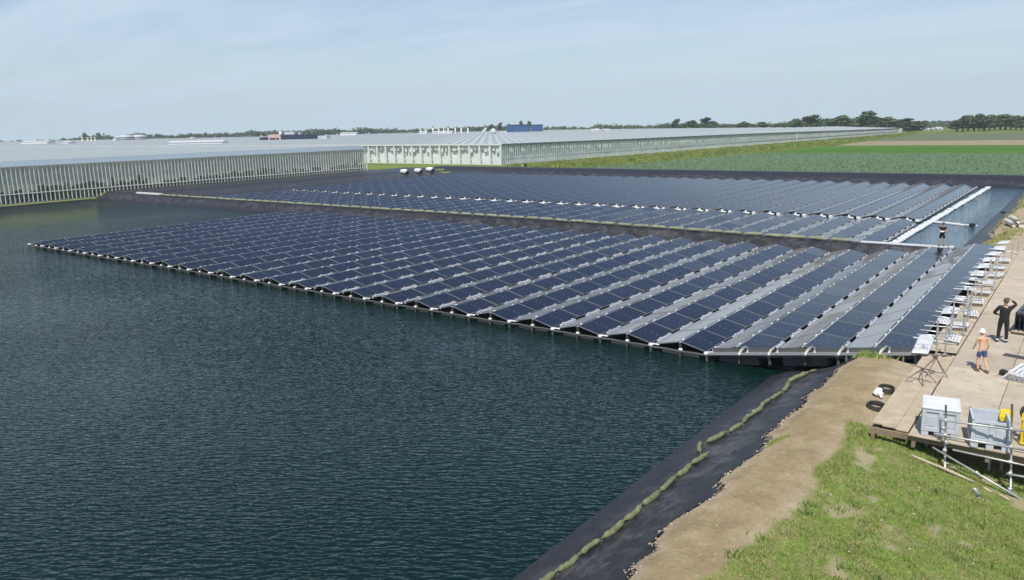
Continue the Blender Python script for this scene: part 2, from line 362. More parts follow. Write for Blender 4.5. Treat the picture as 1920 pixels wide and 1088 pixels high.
def strip(name, left, right, y0, y1, z, m):
    mb = MB(); n = 10; vs = []; fs = []
    for k in range(n+1):
        y = y0+(y1-y0)*k/n; xl = np.interp(y, [133, 144, 216, 272, 394, 470], left) if not isinstance(left, (int, float)) else left
        for q in range(9): vs.append((xl+(right-xl)*q/8, y, z))
    for k in range(n):
        for q in range(8): fs.append((k*9+q, k*9+q+1, (k+1)*9+q+1, (k+1)*9+q))
    mb.add(vs, fs); return tag(mb.build(name, m), kind='structure')
LFT = [-86.5, -84, -73.5, -70.5, -74, -78]
strip('leek_field', LFT, 300, 134.2, 212.5, 1.17, field_mat('leek_field', (.080, .145, .062), (.150, .240, .110), .75, (.085, .10, .06), 1.1))
strip('beet_field', LFT, 300, 212.5, 274.5, 1.17, field_mat('beet_field', (.050, .130, .008), (.080, .180, .012), 0, None, .5))
strip('fallow_field', LFT, 300, 274.5, 326, 1.17, field_mat('fallow_field', (.26, .20, .13), (.36, .29, .19), 1.5, (.22, .19, .10), .3))
strip('far_field', LFT, 300, 326, 452, 1.17, field_mat('far_field', (.085, .125, .055), (.15, .185, .09), 2.0, (.13, .12, .07), .3))
# ------------------------------------------------------------------ materials for the floating plant
M_white = mat('white_plastic', (.66, .67, .67), .42, var=.12, vscale=6)
M_float = mat('grey_white_float', (.43, .44, .47), .45, var=.15, vscale=5)
M_cream = mat('cream_plastic', (.60, .575, .48), .5, var=.15, vscale=5)
M_alu = mat('aluminium', (.60, .61, .62), .38, .7, var=.1, vscale=8)
M_steel = mat('galvanised_steel', (.47, .48, .47), .45, .55, var=.18, vscale=7)
M_pont = mat('dark_grey_pontoon', (.045, .048, .052), .6)
M_black = mat('black_plastic', (.018, .018, .02), .5)
M_frame = mat('panel_frame', (.27, .28, .30), .4, .5)
M_pipe = mat('grey_pipe', (.075, .08, .075), .55, var=.15)
def panel_mat(name='solar_cells', dust=0.0):
    m = bpy.data.materials.new(name); m.use_nodes = True; t = m.node_tree; b = t.nodes['Principled BSDF']
    tcn = nd(t, 'ShaderNodeTexCoord'); sx = nd(t, 'ShaderNodeSeparateXYZ'); t.links.new(tcn.outputs['Object'], sx.inputs[0])
    X, Y = sx.outputs[0], sx.outputs[1]
    def lines(v, pitch, w):
        f = tmath(t, 'FRACT', tmath(t, 'ADD', tmath(t, 'DIVIDE', v, pitch), 100.5)); return tmath(t, 'LESS_THAN', tmath(t, 'ABSOLUTE', tmath(t, 'SUBTRACT', f, .5)), w/pitch/2)
    g = tmath(t, 'MAXIMUM', lines(X, .19, .010), lines(Y, .195, .010))
    bus = lines(X, .0475, .004)
    oi = nd(t, 'ShaderNodeObjectInfo')
    c = mixrgb(t, oi.outputs['Random'], (.0050, .0082, .0225), (.0066, .0098, .027))
    c = mixrgb(t, tmath(t, 'MULTIPLY', bus, .5), c, (.05, .06, .10))
    c = mixrgb(t, tmath(t, 'MULTIPLY', g, .75), c, (.06, .07, .10))
    # small pale diamonds spaced along the middle seam
    dx = tmath(t, 'ABSOLUTE', tmath(t, 'SUBTRACT', tmath(t, 'FRACT', tmath(t, 'ADD', tmath(t, 'DIVIDE', X, .285), 100.5)), .5)); dx = tmath(t, 'MULTIPLY', dx, .285)
    dm = tmath(t, 'LESS_THAN', tmath(t, 'ADD', dx, tmath(t, 'ABSOLUTE', Y)), .042)
    c = mixrgb(t, dm, c, (.16, .18, .24))
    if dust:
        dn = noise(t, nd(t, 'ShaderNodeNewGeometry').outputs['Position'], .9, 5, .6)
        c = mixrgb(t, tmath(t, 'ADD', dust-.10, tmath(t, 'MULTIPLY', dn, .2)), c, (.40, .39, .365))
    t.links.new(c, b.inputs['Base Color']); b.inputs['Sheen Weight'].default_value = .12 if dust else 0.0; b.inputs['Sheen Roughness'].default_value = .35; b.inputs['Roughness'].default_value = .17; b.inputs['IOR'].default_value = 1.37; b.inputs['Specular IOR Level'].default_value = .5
    n = noise(t, tcn.outputs['Object'], 1.2, 4, .6); t.links.new(ramp(t, n, [(.3, (.05, .05, .05)), (.7, (.11, .11, .11))]), b.inputs['Roughness'])
    return m
M_cell = panel_mat(); M_cell_grey = panel_mat('grey_solar_cells', .52)  # second copy mixes pale grey into the cells, for left-facing slopes
PW, PL, PITCH_Y = 1.21, 2.385, 2.43
def make_panel():
    mb = MB(); hx, hy, h, w = PW/2, PL/2, .02, .028
    mb.box((-hx+w, -hy+w, -.012), (hx-w, hy-w, .014), 0)
    mb.box((-hx, -hy, -h), (-hx+w, hy, h), 1); mb.box((hx-w, -hy, -h), (hx, hy, h), 1)
    mb.box((-hx+w, -hy, -h), (hx-w, -hy+w, h), 1); mb.box((-hx+w, hy-w, -h), (hx-w, hy, h), 1)
    return mb
ME_panel = make_panel().mesh('solar_panel', [M_cell, M_frame]); ME_grey = make_panel().mesh('grey_solar_panel', [M_cell_grey, M_frame])
def float_mesh():
    mb = MB(); mb.cbox((0, 0, 0), (.13, 1.36, .20), ch=.03); mb.cbox((.0, -.42, .13), (.09, .13, .07), ch=.02); mb.cbox((0, .42, .13), (.09, .13, .07), ch=.02)
    return mb.mesh('float', M_float, False)
ME_float = float_mesh()
TP, ZV, ZR = 2.64, .32, .60           # tent pitch, valley and ridge heights
SL = math.atan2(ZR-ZV, 1.19)
def chain(mb, st, mi=0, dz=None):
    """one connected strip along y: stations (y, x, half width, z low, z high)"""
    vs = []; fs = []
    for y, x, w, z0, z1 in st: vs += [(x-w, y, z0), (x+w, y, z0), (x+w, y, z1), (x-w, y, z1)]
    for k in range(len(st)-1):
        for i in range(4): fs.append((k*4+i, k*4+(i+1) % 4, (k+1)*4+(i+1) % 4, (k+1)*4+i))
    fs.append((3, 2, 1, 0)); e = (len(st)-1)*4; fs.append((e, e+1, e+2, e+3)); mb.add(vs, fs, mi)
def clip_mesh(n, name='ridge_clip'):
    mb = MB(); st = [(.02, 0, .018, ZR-.05, ZR-.02)]
    for k in range(n):
        y = (k+.5)*PITCH_Y
        for q in (-.80, .80): 
            st += [(y+q-.06, 0, .018, ZR-.05, ZR-.02), (y+q-.059, 0, .036, ZR-.05, ZR+.03), (y+q+.059, 0, .036, ZR-.05, ZR+.035), (y+q+.06, 0, .018, ZR-.05, ZR-.02)]
    st.append((n*PITCH_Y-.02, 0, .018, ZR-.05, ZR-.02)); chain(mb, st)
    return mb.mesh(name, M_white)
def base_mesh(n, name):
    mb = MB(); L = n*PITCH_Y
    mb.box((-.85, .10, -.22), (.85, L-.1, .10)); mb.box((-.05, .05, .10), (.05, L-.05, ZR-.06))
    return mb.mesh(name, M_pont)
def endpost_mesh():
    mb = MB(); mb.tube([(0, 0, -.12), (0, 0, .26)], .06, 10, 1); mb.lathe([(.02, .24), (.10, .25), (.115, .31), (.08, .37), (.02, .385)], n=12)
    mb.cbox((.20, .06, .34), (.36, .09, .06), ch=.02)
    return mb.mesh('end_post', [M_white, M_pipe])
def smallpost_mesh():
    mb = MB(); mb.tube([(0, 0, -.12), (0, 0, .26)], .045, 8, 1); mb.cbox((.02, 0, .29), (.17, .13, .11), ch=.03)
    return mb.mesh('ridge_post', [M_white, M_pipe])
def pipe_mesh():
    mb = MB(); mb.tube([(-TP/2, 0, .2), (-.7, .01, .22), (0, 0, .20), (.7, .01, .22), (TP/2, 0, .2)], .05, 8)
    return mb.mesh('edge_pipe', M_pipe)
ME_post, ME_sp, ME_pipe = endpost_mesh(), smallpost_mesh(), pipe_mesh()

def solar_row(x, y0, n, z, tilt, label, group, detail, meshes):
    root = empty('solar_panel_row', (x, y0, z), (0, tilt, 0)); tag(root, label, 'solar panel row', group)
    link('pontoon', meshes['base'], root)
    if detail == 'far':
        for s in (-1, 1): link('panel_slope', meshes['slope' if s > 0 else 'grey_slope'], root, (s*.645, 0, (ZV+ZR)/2), (0, s*SL, 0))
        link('float_line', meshes['floats'], root, (TP/2, 0, .24)); link('end_float', meshes['endf'], root, (.1, -.15, .2))
        return root
    jit = random.Random(int(x*100)+int(y0*7))
    for k in range(n):
        for s in (-1, 1):
            link('solar_panel', ME_panel if s > 0 else ME_grey, root, (s*.645, (k+.5)*PITCH_Y, (ZV+ZR)/2+jit.uniform(-.008, .008)), (jit.gauss(0, .006), s*SL+jit.gauss(0, .007), jit.gauss(0, .002)))
    link('ridge_clips', meshes['clips'], root)
    if detail == 'near':
        if detail == 'near' and label.endswith('first from the wooden platform'): pass
        else:
          for k in range(n): link('float', ME_float, root, (TP/2+jit.uniform(-.02, .02), (k+.5)*PITCH_Y+jit.uniform(-.06, .06), .245+jit.uniform(-.02, .02)))
        link('end_post', ME_post, root, (-TP/2, -.12, 0)); link('ridge_post', ME_sp, root, (.08, -.10, 0)); link('edge_pipe', ME_pipe, root, (0, -.10, 0))
    else:
        link('float_line', meshes['floats'], root, (TP/2, 0, .24))
    return root
def floats_line(n):
    mb = MB(); st = [(.02, 0, .05, -.12, -.05)]
    for k in range(n):
        y = (k+.5)*PITCH_Y; st += [(y-.56, 0, .05, -.12, -.05), (y-.55, 0, .07, -.15, .07), (y+.55, 0, .07, -.15, .07), (y+.56, 0, .05, -.12, -.05)]
    st.append((n*PITCH_Y-.02, 0, .05, -.12, -.05)); chain(mb, st)
    return mb.mesh('float_line', M_float)
def endfloat():
    mb = MB(); mb.cbox((0, 0, 0), (1.25, .55, .22), ch=.06); mb.cbox((.2, .05, .18), (.22, .22, .2), ch=.04); mb.cbox((1.1, -.02, .05), (.4, .3, .25), ch=.05)
    return mb.mesh('end_float', M_white)
def slope_mesh(n, cell=None):
    mb = MB(); hx, w = PW/2, .028
    for k in range(n):
        c = (k+.5)*PITCH_Y; hy = PL/2
        mb.box((-hx+w, c-hy+w, -.012), (hx-w, c+hy-w, .014), 0)
        mb.box((-hx, c-hy, -.02), (-hx+w, c+hy, .02), 1); mb.box((hx-w, c-hy, -.02), (hx, c+hy, .02), 1)
        mb.box((-hx+w, c-hy, -.02), (hx-w, c-hy+w, .02), 1); mb.box((-hx+w, c+hy-w, -.02), (hx-w, c+hy, .02), 1)
    return mb.mesh('panel_slope', [cell or M_cell, M_frame])
# near field: 28 tent rows, the last three ride up over the bank
Y0, NP = 30.55, 12
near = dict(base=base_mesh(NP, 'pontoon'), clips=clip_mesh(NP))
zedge = [0.0]*26+[.38, .80, 1.22]                       # extra height at the valley lines
for k in range(28):
    xl = -12.51-2.64*(25-k); za, zb = zedge[k], zedge[k+1]
    j = random.uniform(-.02, .02)
    solar_row(xl+TP/2, Y0+random.uniform(-.05, .05), NP, (za+zb)/2+j, -math.atan2(zb-za, TP), 'ridged row of panels in the near solar field, %s from the wooden platform' % ordinal(28-k), 'solar panel rows of the near floating field', 'near', near)
# strip between the black dike and the white seam
N1 = 7; mid = dict(base=base_mesh(N1, 'pontoon'), clips=clip_mesh(N1), floats=floats_line(N1))
XW = -12.55
for k in range(36):
    x = XW-.55-TP/2-TP*k
    solar_row(x, 63.9, N1, -.04, 0, 'short row of solar panels behind the black dike, %s from the white walkway' % ordinal(k+1), 'short solar panel rows behind the dike', 'mid', mid)
# far field beyond the seam
N2 = 18; farm = dict(base=base_mesh(N2, 'pontoon'), slope=slope_mesh(N2), grey_slope=slope_mesh(N2, M_cell_grey), floats=floats_line(N2), endf=endfloat())
for k in range(36):
    x = XW-.55-TP/2-TP*k
    solar_row(x, 82.4, N2, 0.02, 0, 'long row of solar panels in the far basin, %s from the white walkway' % ordinal(k+1), 'long solar panel rows of the far basin', 'far', farm)

# white pontoon walkways
def pontoon_walk(label, p0, p1, n, w, name='pontoon_walkway'):
    p0, p1 = Vector(p0), Vector(p1); d = (p1-p0)/n; ang = math.atan2(d.y, d.x)-math.pi/2
    root = empty(name, p0, (0, 0, ang)); tag(root, label, 'walkway'); L = d.length
    mb = MB(); mb.cbox((0, 0, 0), (w, L*.94, .14), ch=.03)
    mb.cbox((-w/2-.10, L*.25, .0), (.24, .5, .11), ch=.04); mb.cbox((-w/2-.08, -L*.25, .02), (.18, .3, .12), ch=.04); mb.cbox((w*.1, 0, .085), (w*.5, .2, .04), ch=.01)
    me = mb.mesh('walkway_float', M_white)
    for k in range(n): link('walkway_float', me, root, (random.uniform(-.05, .05), (k+.5)*L, .10+random.uniform(-.03, .03)), (random.gauss(0, .02), random.gauss(0, .03), random.gauss(0, .03)))
pontoon_walk('long white float walkway along the right edge of the rear solar field', (-12.35, 66.8, 0), (-11.75, 129.0, 0), 42, .48)
pontoon_walk('short white float walkway crossing the narrow water channel to the bank', (-12.0, 83.4, 0), (-8.3, 81.6, 0), 4, .34)
mb = MB(); mb.box((-13.7, 61.95, .845), (-7.9, 62.35, .93)); mb.box((-7.8, 61.9, .84), (-7.5, 62.3, .98))
tag(mb.build('plank', M_white), 'long white plank lying on the right end of the black dike', 'plank')
mb = MB(); mb.box((-118.5, 61.9, 1.1), (-111.5, 62.4, 1.32))
tag(mb.build('plank', M_white), 'white plank at the far left end of the dike by the greenhouse', 'plank')
mb = MB(); mb.box((-8.75, 80.6, .12), (-8.35, 81.3, .42)); mb.box((-8.6, 81.3, .2), (-8.3, 81.5, .3))
tag(mb.build('mooring_block', M_black), 'small black block at the bank end of the short float walkway', 'block')
mb = MB(); mb.cbox((0, 0, .1), (.5, .28, .22), ch=.06); mb.cbox((.28, 0, .06), (.2, .18, .1), ch=.03)
p = at_z(1882, 397, .6); p.z = float(Gl(p.x, p.y))+.02
tag(mb.build('rubber_block', M_black, loc=p), 'small black lump lying on the liner of the far channel bank', 'lump')

# ------------------------------------------------------------------ sandbags
M_bag = mat('green_bag', (.085, .105, .042), .75, var=.3, vscale=9, bump=.6, bscale=18, col2=(.235, .25, .125))
M_bag2 = mat('pale_bag', (.22, .235, .155), .8, var=.3, vscale=2.2)
def bag_mesh(L, r, sag, m, seed):
    rr = random.Random(seed); mb = MB(); n = 12; pts = []; rad = []
    for k in range(n+1):
        f = k/n; pts.append(((f-.5)*L, sag*math.sin(math.pi*f)+rr.uniform(-.012, .012), r*.62+rr.uniform(-.01, .01)))
        e = min(f, 1-f)*L; rad.append(r*(.30+.70*min(1, (e/(r*1.3))**.6))*(1+rr.uniform(-.08, .08)) if 0 < k < n else r*.30)
    mb.tube(pts, rad, 10)
    for s in (-1, 1):   # tied neck with a frayed end
        mb.tube([(s*(L/2-.02), 0, r*.6), (s*(L/2+.05), .01, r*.55), (s*(L/2+.12), .02*s, r*.5)], [r*.22, r*.16, r*.42], 7)
    return mb.mesh('sandbag', m, True)
BAGS = [((-8.95, 10.6), (-8.75, 11.5)), ((-8.73, 11.6), (-8.55, 12.68)), ((-8.55, 12.76), (-8.49, 13.55)), ((-8.48, 13.63), (-8.39, 14.4)), ((-8.39, 14.5), (-8.36, 15.42)), ((-8.36, 15.5), (-8.38, 16.35)), ((-8.38, 16.45), (-8.32, 17.32)), ((-8.32, 17.4), (-8.38, 18.38)), ((-8.37, 18.45), (-8.36, 19.36)), ((-8.36, 19.42), (-8.22, 20.22)),
        ((-8.48, 20.32), (-8.86, 21.24)), ((-8.68, 21.26), (-8.44, 22.16)), ((-8.34, 22.2), (-8.24, 23.02)), ((-8.22, 23.12), (-8.22, 24.04)), ((-8.32, 24.1), (-8.22, 24.8)), ((-8.28, 24.9), (-8.22, 25.7)), ((-8.24, 25.75), (-8.14, 26.56)), ((-8.09, 26.62), (-8.26, 27.76)), ((-8.36, 27.95), (-7.97, 29.0)), ((-8.20, 29.15), (-8.12, 30.05)), ((-8.18, 30.15), (-8.10, 31.6))]
def bag_word(i):
    return {10: 'short green sandbag standing out askew towards the water, out of the chain on the liner', 18: 'green sandbag set crosswise near the panel end of the chain'}.get(i)
for i, ((x0, y0), (x1, y1)) in enumerate(BAGS):
    z0, z1 = float(Gl(x0, y0))+.04, float(Gl(x1, y1))+.04
    L = math.dist((x0, y0), (x1, y1)); me = bag_mesh(L*random.uniform(.93, .99), random.uniform(.064, .084), random.uniform(-.07, .07), M_bag, i)
    o = link('sandbag', me, None, ((x0+x1)/2, (y0+y1)/2, (z0+z1)/2), (0, -math.atan2(z1-z0, L), math.atan2(y1-y0, x1-x0)))
    tag(o, bag_word(i) or 'green sausage sandbag on the near liner, %s of the chain from the solar panels' % ordinal(len(BAGS)-i), 'sandbag', 'green sandbags along the near liner')
nb = 58; bx0, bx1 = -112.0, -14.2
bagme = [bag_mesh(1.48, .15, s, M_bag2, 100+q) for q, s in enumerate((0, .05, -.06, .03))]
for k in range(nb):
    x = bx0+(bx1-bx0)*(k+.5)/nb
    o = link('sandbag', bagme[k % 4], None, (x, 61.85+random.uniform(-.05, .05), float(G(x, 61.85))+.06), (0, random.gauss(0, .02), random.gauss(0, .05)))
    tag(o, 'pale green sandbag on the crest of the black dike, %s bag from the white plank' % ordinal(nb-k), 'sandbag', 'pale sandbags along the dike crest')
# ------------------------------------------------------------------ greenhouses
def glass_mat(name, tint, refl, rough=.03):
    m = bpy.data.materials.new(name); m.use_nodes = True; t = m.node_tree; t.nodes.remove(t.nodes['Principled BSDF']); out = t.nodes['Material Output']
    tr = nd(t, 'ShaderNodeBsdfTransparent'); tr.inputs[0].default_value = (*tint, 1); gl = nd(t, 'ShaderNodeBsdfGlossy'); gl.inputs['Roughness'].default_value = rough
    lw = nd(t, 'ShaderNodeLayerWeight'); lw.inputs[0].default_value = .5; fr5 = tmath(t, 'MULTIPLY', tmath(t, 'POWER', lw.outputs['Facing'], 5.0), .85); mx = nd(t, 'ShaderNodeMixShader')
    t.links.new(tmath(t, 'ADD', fr5, refl, clamp=True), mx.inputs[0]); t.links.new(tr.outputs[0], mx.inputs[1]); t.links.new(gl.outputs[0], mx.inputs[2]); t.links.new(mx.outputs[0], out.inputs[0])
    return m
M_glass = glass_mat('glass', (.95, .97, .95), .08); M_bar = mat('white_glazing_bar', (.72, .74, .68), .5); M_gut = mat('gutter', (.55, .57, .57), .5, .2)
def roof_mat(name, col, tr, rough):
    m = mat(name, col, rough, var=.1, vscale=.05, spec=.6); t = m.node_tree; b = t.nodes['Principled BSDF']; out = t.nodes['Material Output']
    tl = nd(t, 'ShaderNodeBsdfTranslucent'); tl.inputs[0].default_value = (.90, .95, 1.0, 1); mx = nd(t, 'ShaderNodeMixShader'); mx.inputs[0].default_value = tr
    t.links.new(b.outputs[0], mx.inputs[1]); t.links.new(tl.outputs[0], mx.inputs[2]); t.links.new(mx.outputs[0], out.inputs[0]); return m
M_roof = roof_mat('roof_glass', (.30, .40, .52), .4, .22)
M_roof2 = roof_mat('whitewashed_roof_glass', (.72, .75, .77), .45, .3)
M_screen = mat('white_screen', (.80, .81, .80), .7, var=.15, vscale=.8)
M_floor = mat('greenhouse_floor', (.20, .22, .18), .9, var=.2, vscale=.3)
# left greenhouse: wall plane x = WX, from y = 24 to 111
WX, WY0, WY1, WB, WT = -128.0, 26.0, 118.8, .35, 5.73
gh = empty('greenhouse', (WX, WY0, WB)); tag(gh, 'long glass greenhouse with thin pale glazing bars on the left bank of the pond', 'greenhouse')
def ghl(name, mb, m, smooth=False): return mb.build(name, m, gh, smooth, (-WX, -WY0, -WB))
mb = MB(); mb.add([(WX, WY0, WB), (WX, WY1, WB), (WX, WY1, WT), (WX, WY0, WT)], [(0, 1, 2, 3)]); ghl('glass_wall', mb, M_glass)
mb = MB(); mb.add([(WX, WY1, WB), (WX-280, WY1, WB), (WX-280, WY1, WT), (WX, WY1, WT)], [(0, 1, 2, 3)]); ghl('end_wall', mb, M_glass)
mb = MB(); y = WY0
while y <= WY1+.01: mb.box((WX-.03, y-.055, WB), (WX+.05, y+.055, WT)); y += .627
ghl('glazing_bars', mb, M_bar)
mb = MB(); mb.box((WX-.05, WY0, 1.72), (WX+.075, WY1, 1.84)); ghl('wall_rail', mb, M_bar)
mb = MB(); mb.box((WX-.12, WY0, WT), (WX+.16, WY1, WT+.13)); ghl('gutter', mb, M_gut)
mb = MB(); rs = random.Random(17); y = WY0  # pale sheet added behind the glass to lighten the wall's upper half
while y < WY1-1:
    w = rs.uniform(.3, 1.3); zb = 2.45+rs.gauss(0, .30)+.25*math.sin(y*.23); mb.add([(WX-.5, y, zb), (WX-.5, min(y+w, WY1-.4), zb+rs.uniform(-.2, .2)), (WX-.5, min(y+w, WY1-.4), 5.7), (WX-.5, y, 5.7)], [(0, 1, 2, 3)]); y += w
ghl('pale_backdrop', mb, mat('olive_backdrop', (.60, .61, .50), .85, var=.25, vscale=.9))
mb = MB(); mb.box((WX-.1, WY0, WB-.35), (WX+.1, WY1, WB+.1)); ghl('plinth', mb, mat('concrete', (.24, .24, .23), .9, var=.2))
mb = MB(); mb.box((WX-.16, WY1-.06, WB), (WX+.09, WY1+.14, WT)); ghl('corner_post', mb, M_bar)
mb = MB(); x = WX-2.0
for k in range(5): mb.box((x-.06, WY1-.02, WB), (x+.06, WY1+.06, WT)); x -= 2.6
ghl('end_posts', mb, M_bar)
bay = 3.2; nbay = 84; mb = MB()
for k in range(nbay):
    x0 = WX-bay*k; rz = WT+.82
    mb.add([(x0, WY0, WT+.1), (x0, WY1, WT+.1), (x0-bay/2, WY1, rz), (x0-bay/2, WY0, rz), (x0-bay, WY0, WT+.1), (x0-bay, WY1, WT+.1)], [(0, 1, 2, 3), (3, 2, 5, 4)])
ghl('roof', mb, M_roof)
mb = MB()
y = WY0
while y < WY1:     # glazing bars on the first roof slopes and a gutter line at each ridge
    for k in range(3):
        x0 = WX-bay*k; mb.add([(x0, y-.03, WT+.15), (x0, y+.03, WT+.15), (x0-bay/2, y+.03, WT+.87), (x0-bay/2, y-.03, WT+.87)], [(0, 1, 2, 3)])
    y += .627
for k in range(nbay): mb.box((WX-bay*k-bay/2-.05, WY0, WT+.83), (WX-bay*k-bay/2+.05, WY1, WT+.90))
ghl('roof_bars', mb, M_bar)
mb = MB()
for k in range(1, nbay): mb.box((WX-bay*k-.42, WY0+.05, WT+.16), (WX-bay*k+.42, WY1-.05, WT+.36))
ghl('gutter_strip', mb, mat('valley_gutter', (.27, .34, .42), .5))
mb = MB(); mb.add([(WX-.2, WY0, .37), (WX-250, WY0, .37), (WX-250, 61.6, .37), (WX-.2, 61.6, .37)], [(0, 3, 2, 1)]); mb.add([(WX-.2, 61.6, 1.19), (WX-250, 61.6, 1.19), (WX-250, WY1-.3, 1.19), (WX-.2, WY1-.3, 1.19)], [(0, 3, 2, 1)]); ghl('inner_floor', mb, M_floor)
# tomato crop inside: leafy walls of foliage
M_leaf_in = mat('crop_foliage', (.17, .22, .13), .7, var=.4, vscale=1.6, col2=(.27, .33, .19))
M_leaf_in2 = mat('crop_tops', (.62, .64, .48), .7, var=.2, vscale=1.2)
def leafmass(mb, x, y0, y1, z0, z1, th, n, s, rr, mi=0):
    for _ in range(n):
        c = Vector((x+rr.uniform(-th, th), rr.uniform(y0, y1), rr.uniform(z0, z1))); a = rr.uniform(0, 6.28); b = rr.uniform(-.9, .9)
        u = Vector((math.cos(a)*.45, math.sin(a), .3*b))*s*rr.uniform(.6, 1.3); v = Vector((-.4*math.sin(a), .3*b, 1))*s*rr.uniform(.6, 1.3)
        mb.add([c-u-v, c+u-v, c+u+v, c-u+v], [(0, 1, 2, 3)], mi)
rr = random.Random(5); mb = MB()
for r_, xx in enumerate((-130.0, -131.7, -133.5)):
    for y in np.arange(WY0+3, WY1-1, 2.0):
        top = 2.75+.35*math.sin(y*.31+r_)+.4*(y-50)/65
        leafmass(mb, xx, y, y+2.0, .5, top, .35, 26, .36, rr, 0); leafmass(mb, xx, y, y+2.0, top-.3, top+2.3, .3, 16, .30, rr, 1)
tag(mb.build('crop_rows', [M_leaf_in, M_leaf_in2]), 'dark green crop foliage growing inside the left greenhouse behind its glass', 'crop', kind='stuff')
mb = MB(); rr = random.Random(8)
for y in np.arange(WY0+2, WY1-2, 1.17):
    if rr.random() < .35: mb.box((-129.4, y, 2.9+rr.random()*.9), (-129.33, y+.14+.2*rr.random(), 5.5))
ghl('inner_posts', mb, M_screen)

# large greenhouse block behind: front wall facing the pond, right wall receding along the fields
CX, CY, GB, GT = -111.6, 145.6, 1.0, 5.65
EX, EY = -86.5, 462.0
g2 = empty('greenhouse', (CX, CY, GB)); tag(g2, 'vast white glasshouse block with thick white front posts, behind the far dike', 'greenhouse')
def g2b(name, mb, m): return mb.build(name, m, g2, False, (-CX, -CY, -GB))
FX = -760.0
pts = [(CX, CY), (EX, EY)]
for u, dep in ((1600, 405), (1500, 402), (1380, 455), (1240, 530), (1100, 620), (960, 705), (820, 700), (700, 690), (560, 660), (460, 645), (300, 690), (100, 760), (-150, 800)):
    q = at_depth(u, 245, dep); pts.append((q.x, q.y))
pts.append((FX, CY))
poly = [Vector(p) for p in pts]
def clip_line(s, d, nrm):
    """intervals along direction d at offset s (in nrm) inside the footprint"""
    ts = []
    for a, b in zip(poly, poly[1:]+poly[:1]):
        sa, sb = a.dot(nrm)-s, b.dot(nrm)-s
        if (sa < 0) != (sb < 0):
            f = sa/(sa-sb); ts.append((a+(b-a)*f).dot(d))
    ts.sort(); return list(zip(ts[0::2], ts[1::2]))
A = R(38.2); dv = Vector((-math.sin(A), math.cos(A))); nv = Vector((math.cos(A), math.sin(A))); bw = 3.15*math.cos(A)
s0 = Vector((CX, CY)).dot(nv); mb = MB(); mbb = MB()
smin = min(p.dot(nv) for p in poly); smax = max(p.dot(nv) for p in poly)
k = math.floor((smin-s0)/bw)
def P3(s, t, z): v = nv*s+dv*t; return (v.x, v.y, z-.25-1.75*min(1.0, max(0.0, (v.x-CX)/(EX-CX)))*min(1, max(0, (v.y-CY)/300)))
while s0+k*bw < smax:
    s = s0+k*bw; L, M_, H_ = clip_line(s+.01, dv, nv), clip_line(s+bw/2, dv, nv), clip_line(s+bw-.01, dv, nv)
    for q in range(min(len(L), len(M_), len(H_))):
        (a0, a1), (b0, b1), (c0, c1) = L[q], M_[q], H_[q]
        mb.add([P3(s, a0, GT), P3(s, a1, GT), P3(s+bw*.5, b1, GT+.62), P3(s+bw*.5, b0, GT+.62), P3(s+bw, c0, GT), P3(s+bw, c1, GT)], [(0, 3, 2, 1), (3, 4, 5, 2)])
        mbb.add([P3(s-.55, a0, GT+.29), P3(s+.55, a0, GT+.29), P3(s+.55, a1, GT+.29), P3(s-.55, a1, GT+.29)], [(0, 1, 2, 3)])  # gutters widened into grey strips that imitate the shaded roof slopes
    k += 1
g2b('roof', mb, M_roof2); g2b('gutter_shade_strips', mbb, mat('gutter_strip', (.42, .46, .49), .6))
# front wall with posts
mb = MB(); mb.add([(CX, CY, GB), (FX, CY, GB), (FX, CY, GT), (CX, CY, GT)], [(0, 3, 2, 1)]); g2b('front_glass', mb, M_glass)
mpost = MB(); mpost.box((-.24, -.22, 0), (.24, .12, GT-GB+.05)); mep = mpost.mesh('post', M_white)
for k in range(30): link('post', mep, g2, (-3.15*k, 0, 0))
mb = MB(); mb.box((FX, CY-.3, GT), (CX+.3, CY+.1, GT+.3)); g2b('front_gutter', mb, M_white)
mb = MB(); mb.box((FX, CY-.1, 2.15), (CX, CY-.02, 2.35)); mb.box((FX, CY-.1, 1.0), (CX, CY+.05, 1.25)); g2b('front_rail', mb, M_white)
dr = Vector((EX-CX, EY-CY, 0)); LR = dr.length; dr.normalize(); ang = math.atan2(dr.y, dr.x)
side = empty('side_wall', (0, 0, 0), (0, 0, ang)); side.parent = g2
H = GT-GB
mb = MB(); mb.add([(0, 0, 0), (LR, 0, 0), (LR, 0, H-1.75), (0, 0, H)], [(0, 1, 2, 3)]); mb.build('side_glass', M_glass, side)
mb = MB(); x = 0
while x < LR: mb.box((x-.035, -.05, 0), (x+.035, .02, H-1.75*x/LR)); x += .75
mb.build('glazing_bars', M_bar, side)
mb = MB(); mb.box((0, -.16, 1.55), (LR, -.06, 1.72)); mb.box((0, -.1, 0), (LR, .05, .25)); mb.build('side_rail', M_gut, side)
mb = MB(); mb.add([(0, -.2, H), (LR, -.2, H-1.75), (LR, -.2, H-1.45), (0, -.2, H+.30), (0, .3, H), (LR, .3, H-1.75), (LR, .3, H-1.45), (0, .3, H+.30)], [(0, 1, 2, 3), (4, 7, 6, 5), (3, 2, 6, 7), (0, 4, 5, 1)]); mb.build('side_gutter', mat('dark_gutter', (.16, .18, .19), .5, .3), side)
mb = MB(); mb.box((LR*.555, -.14, 0), (LR*.555+1.2, -.06, H-1.1)); mb.build('downpipe', M_white, side)
mb = MB(); mb.box((LR-.5, -.5, 0), (LR+3.5, .3, H-1.6)); mb.build('end_gable', M_white, side)
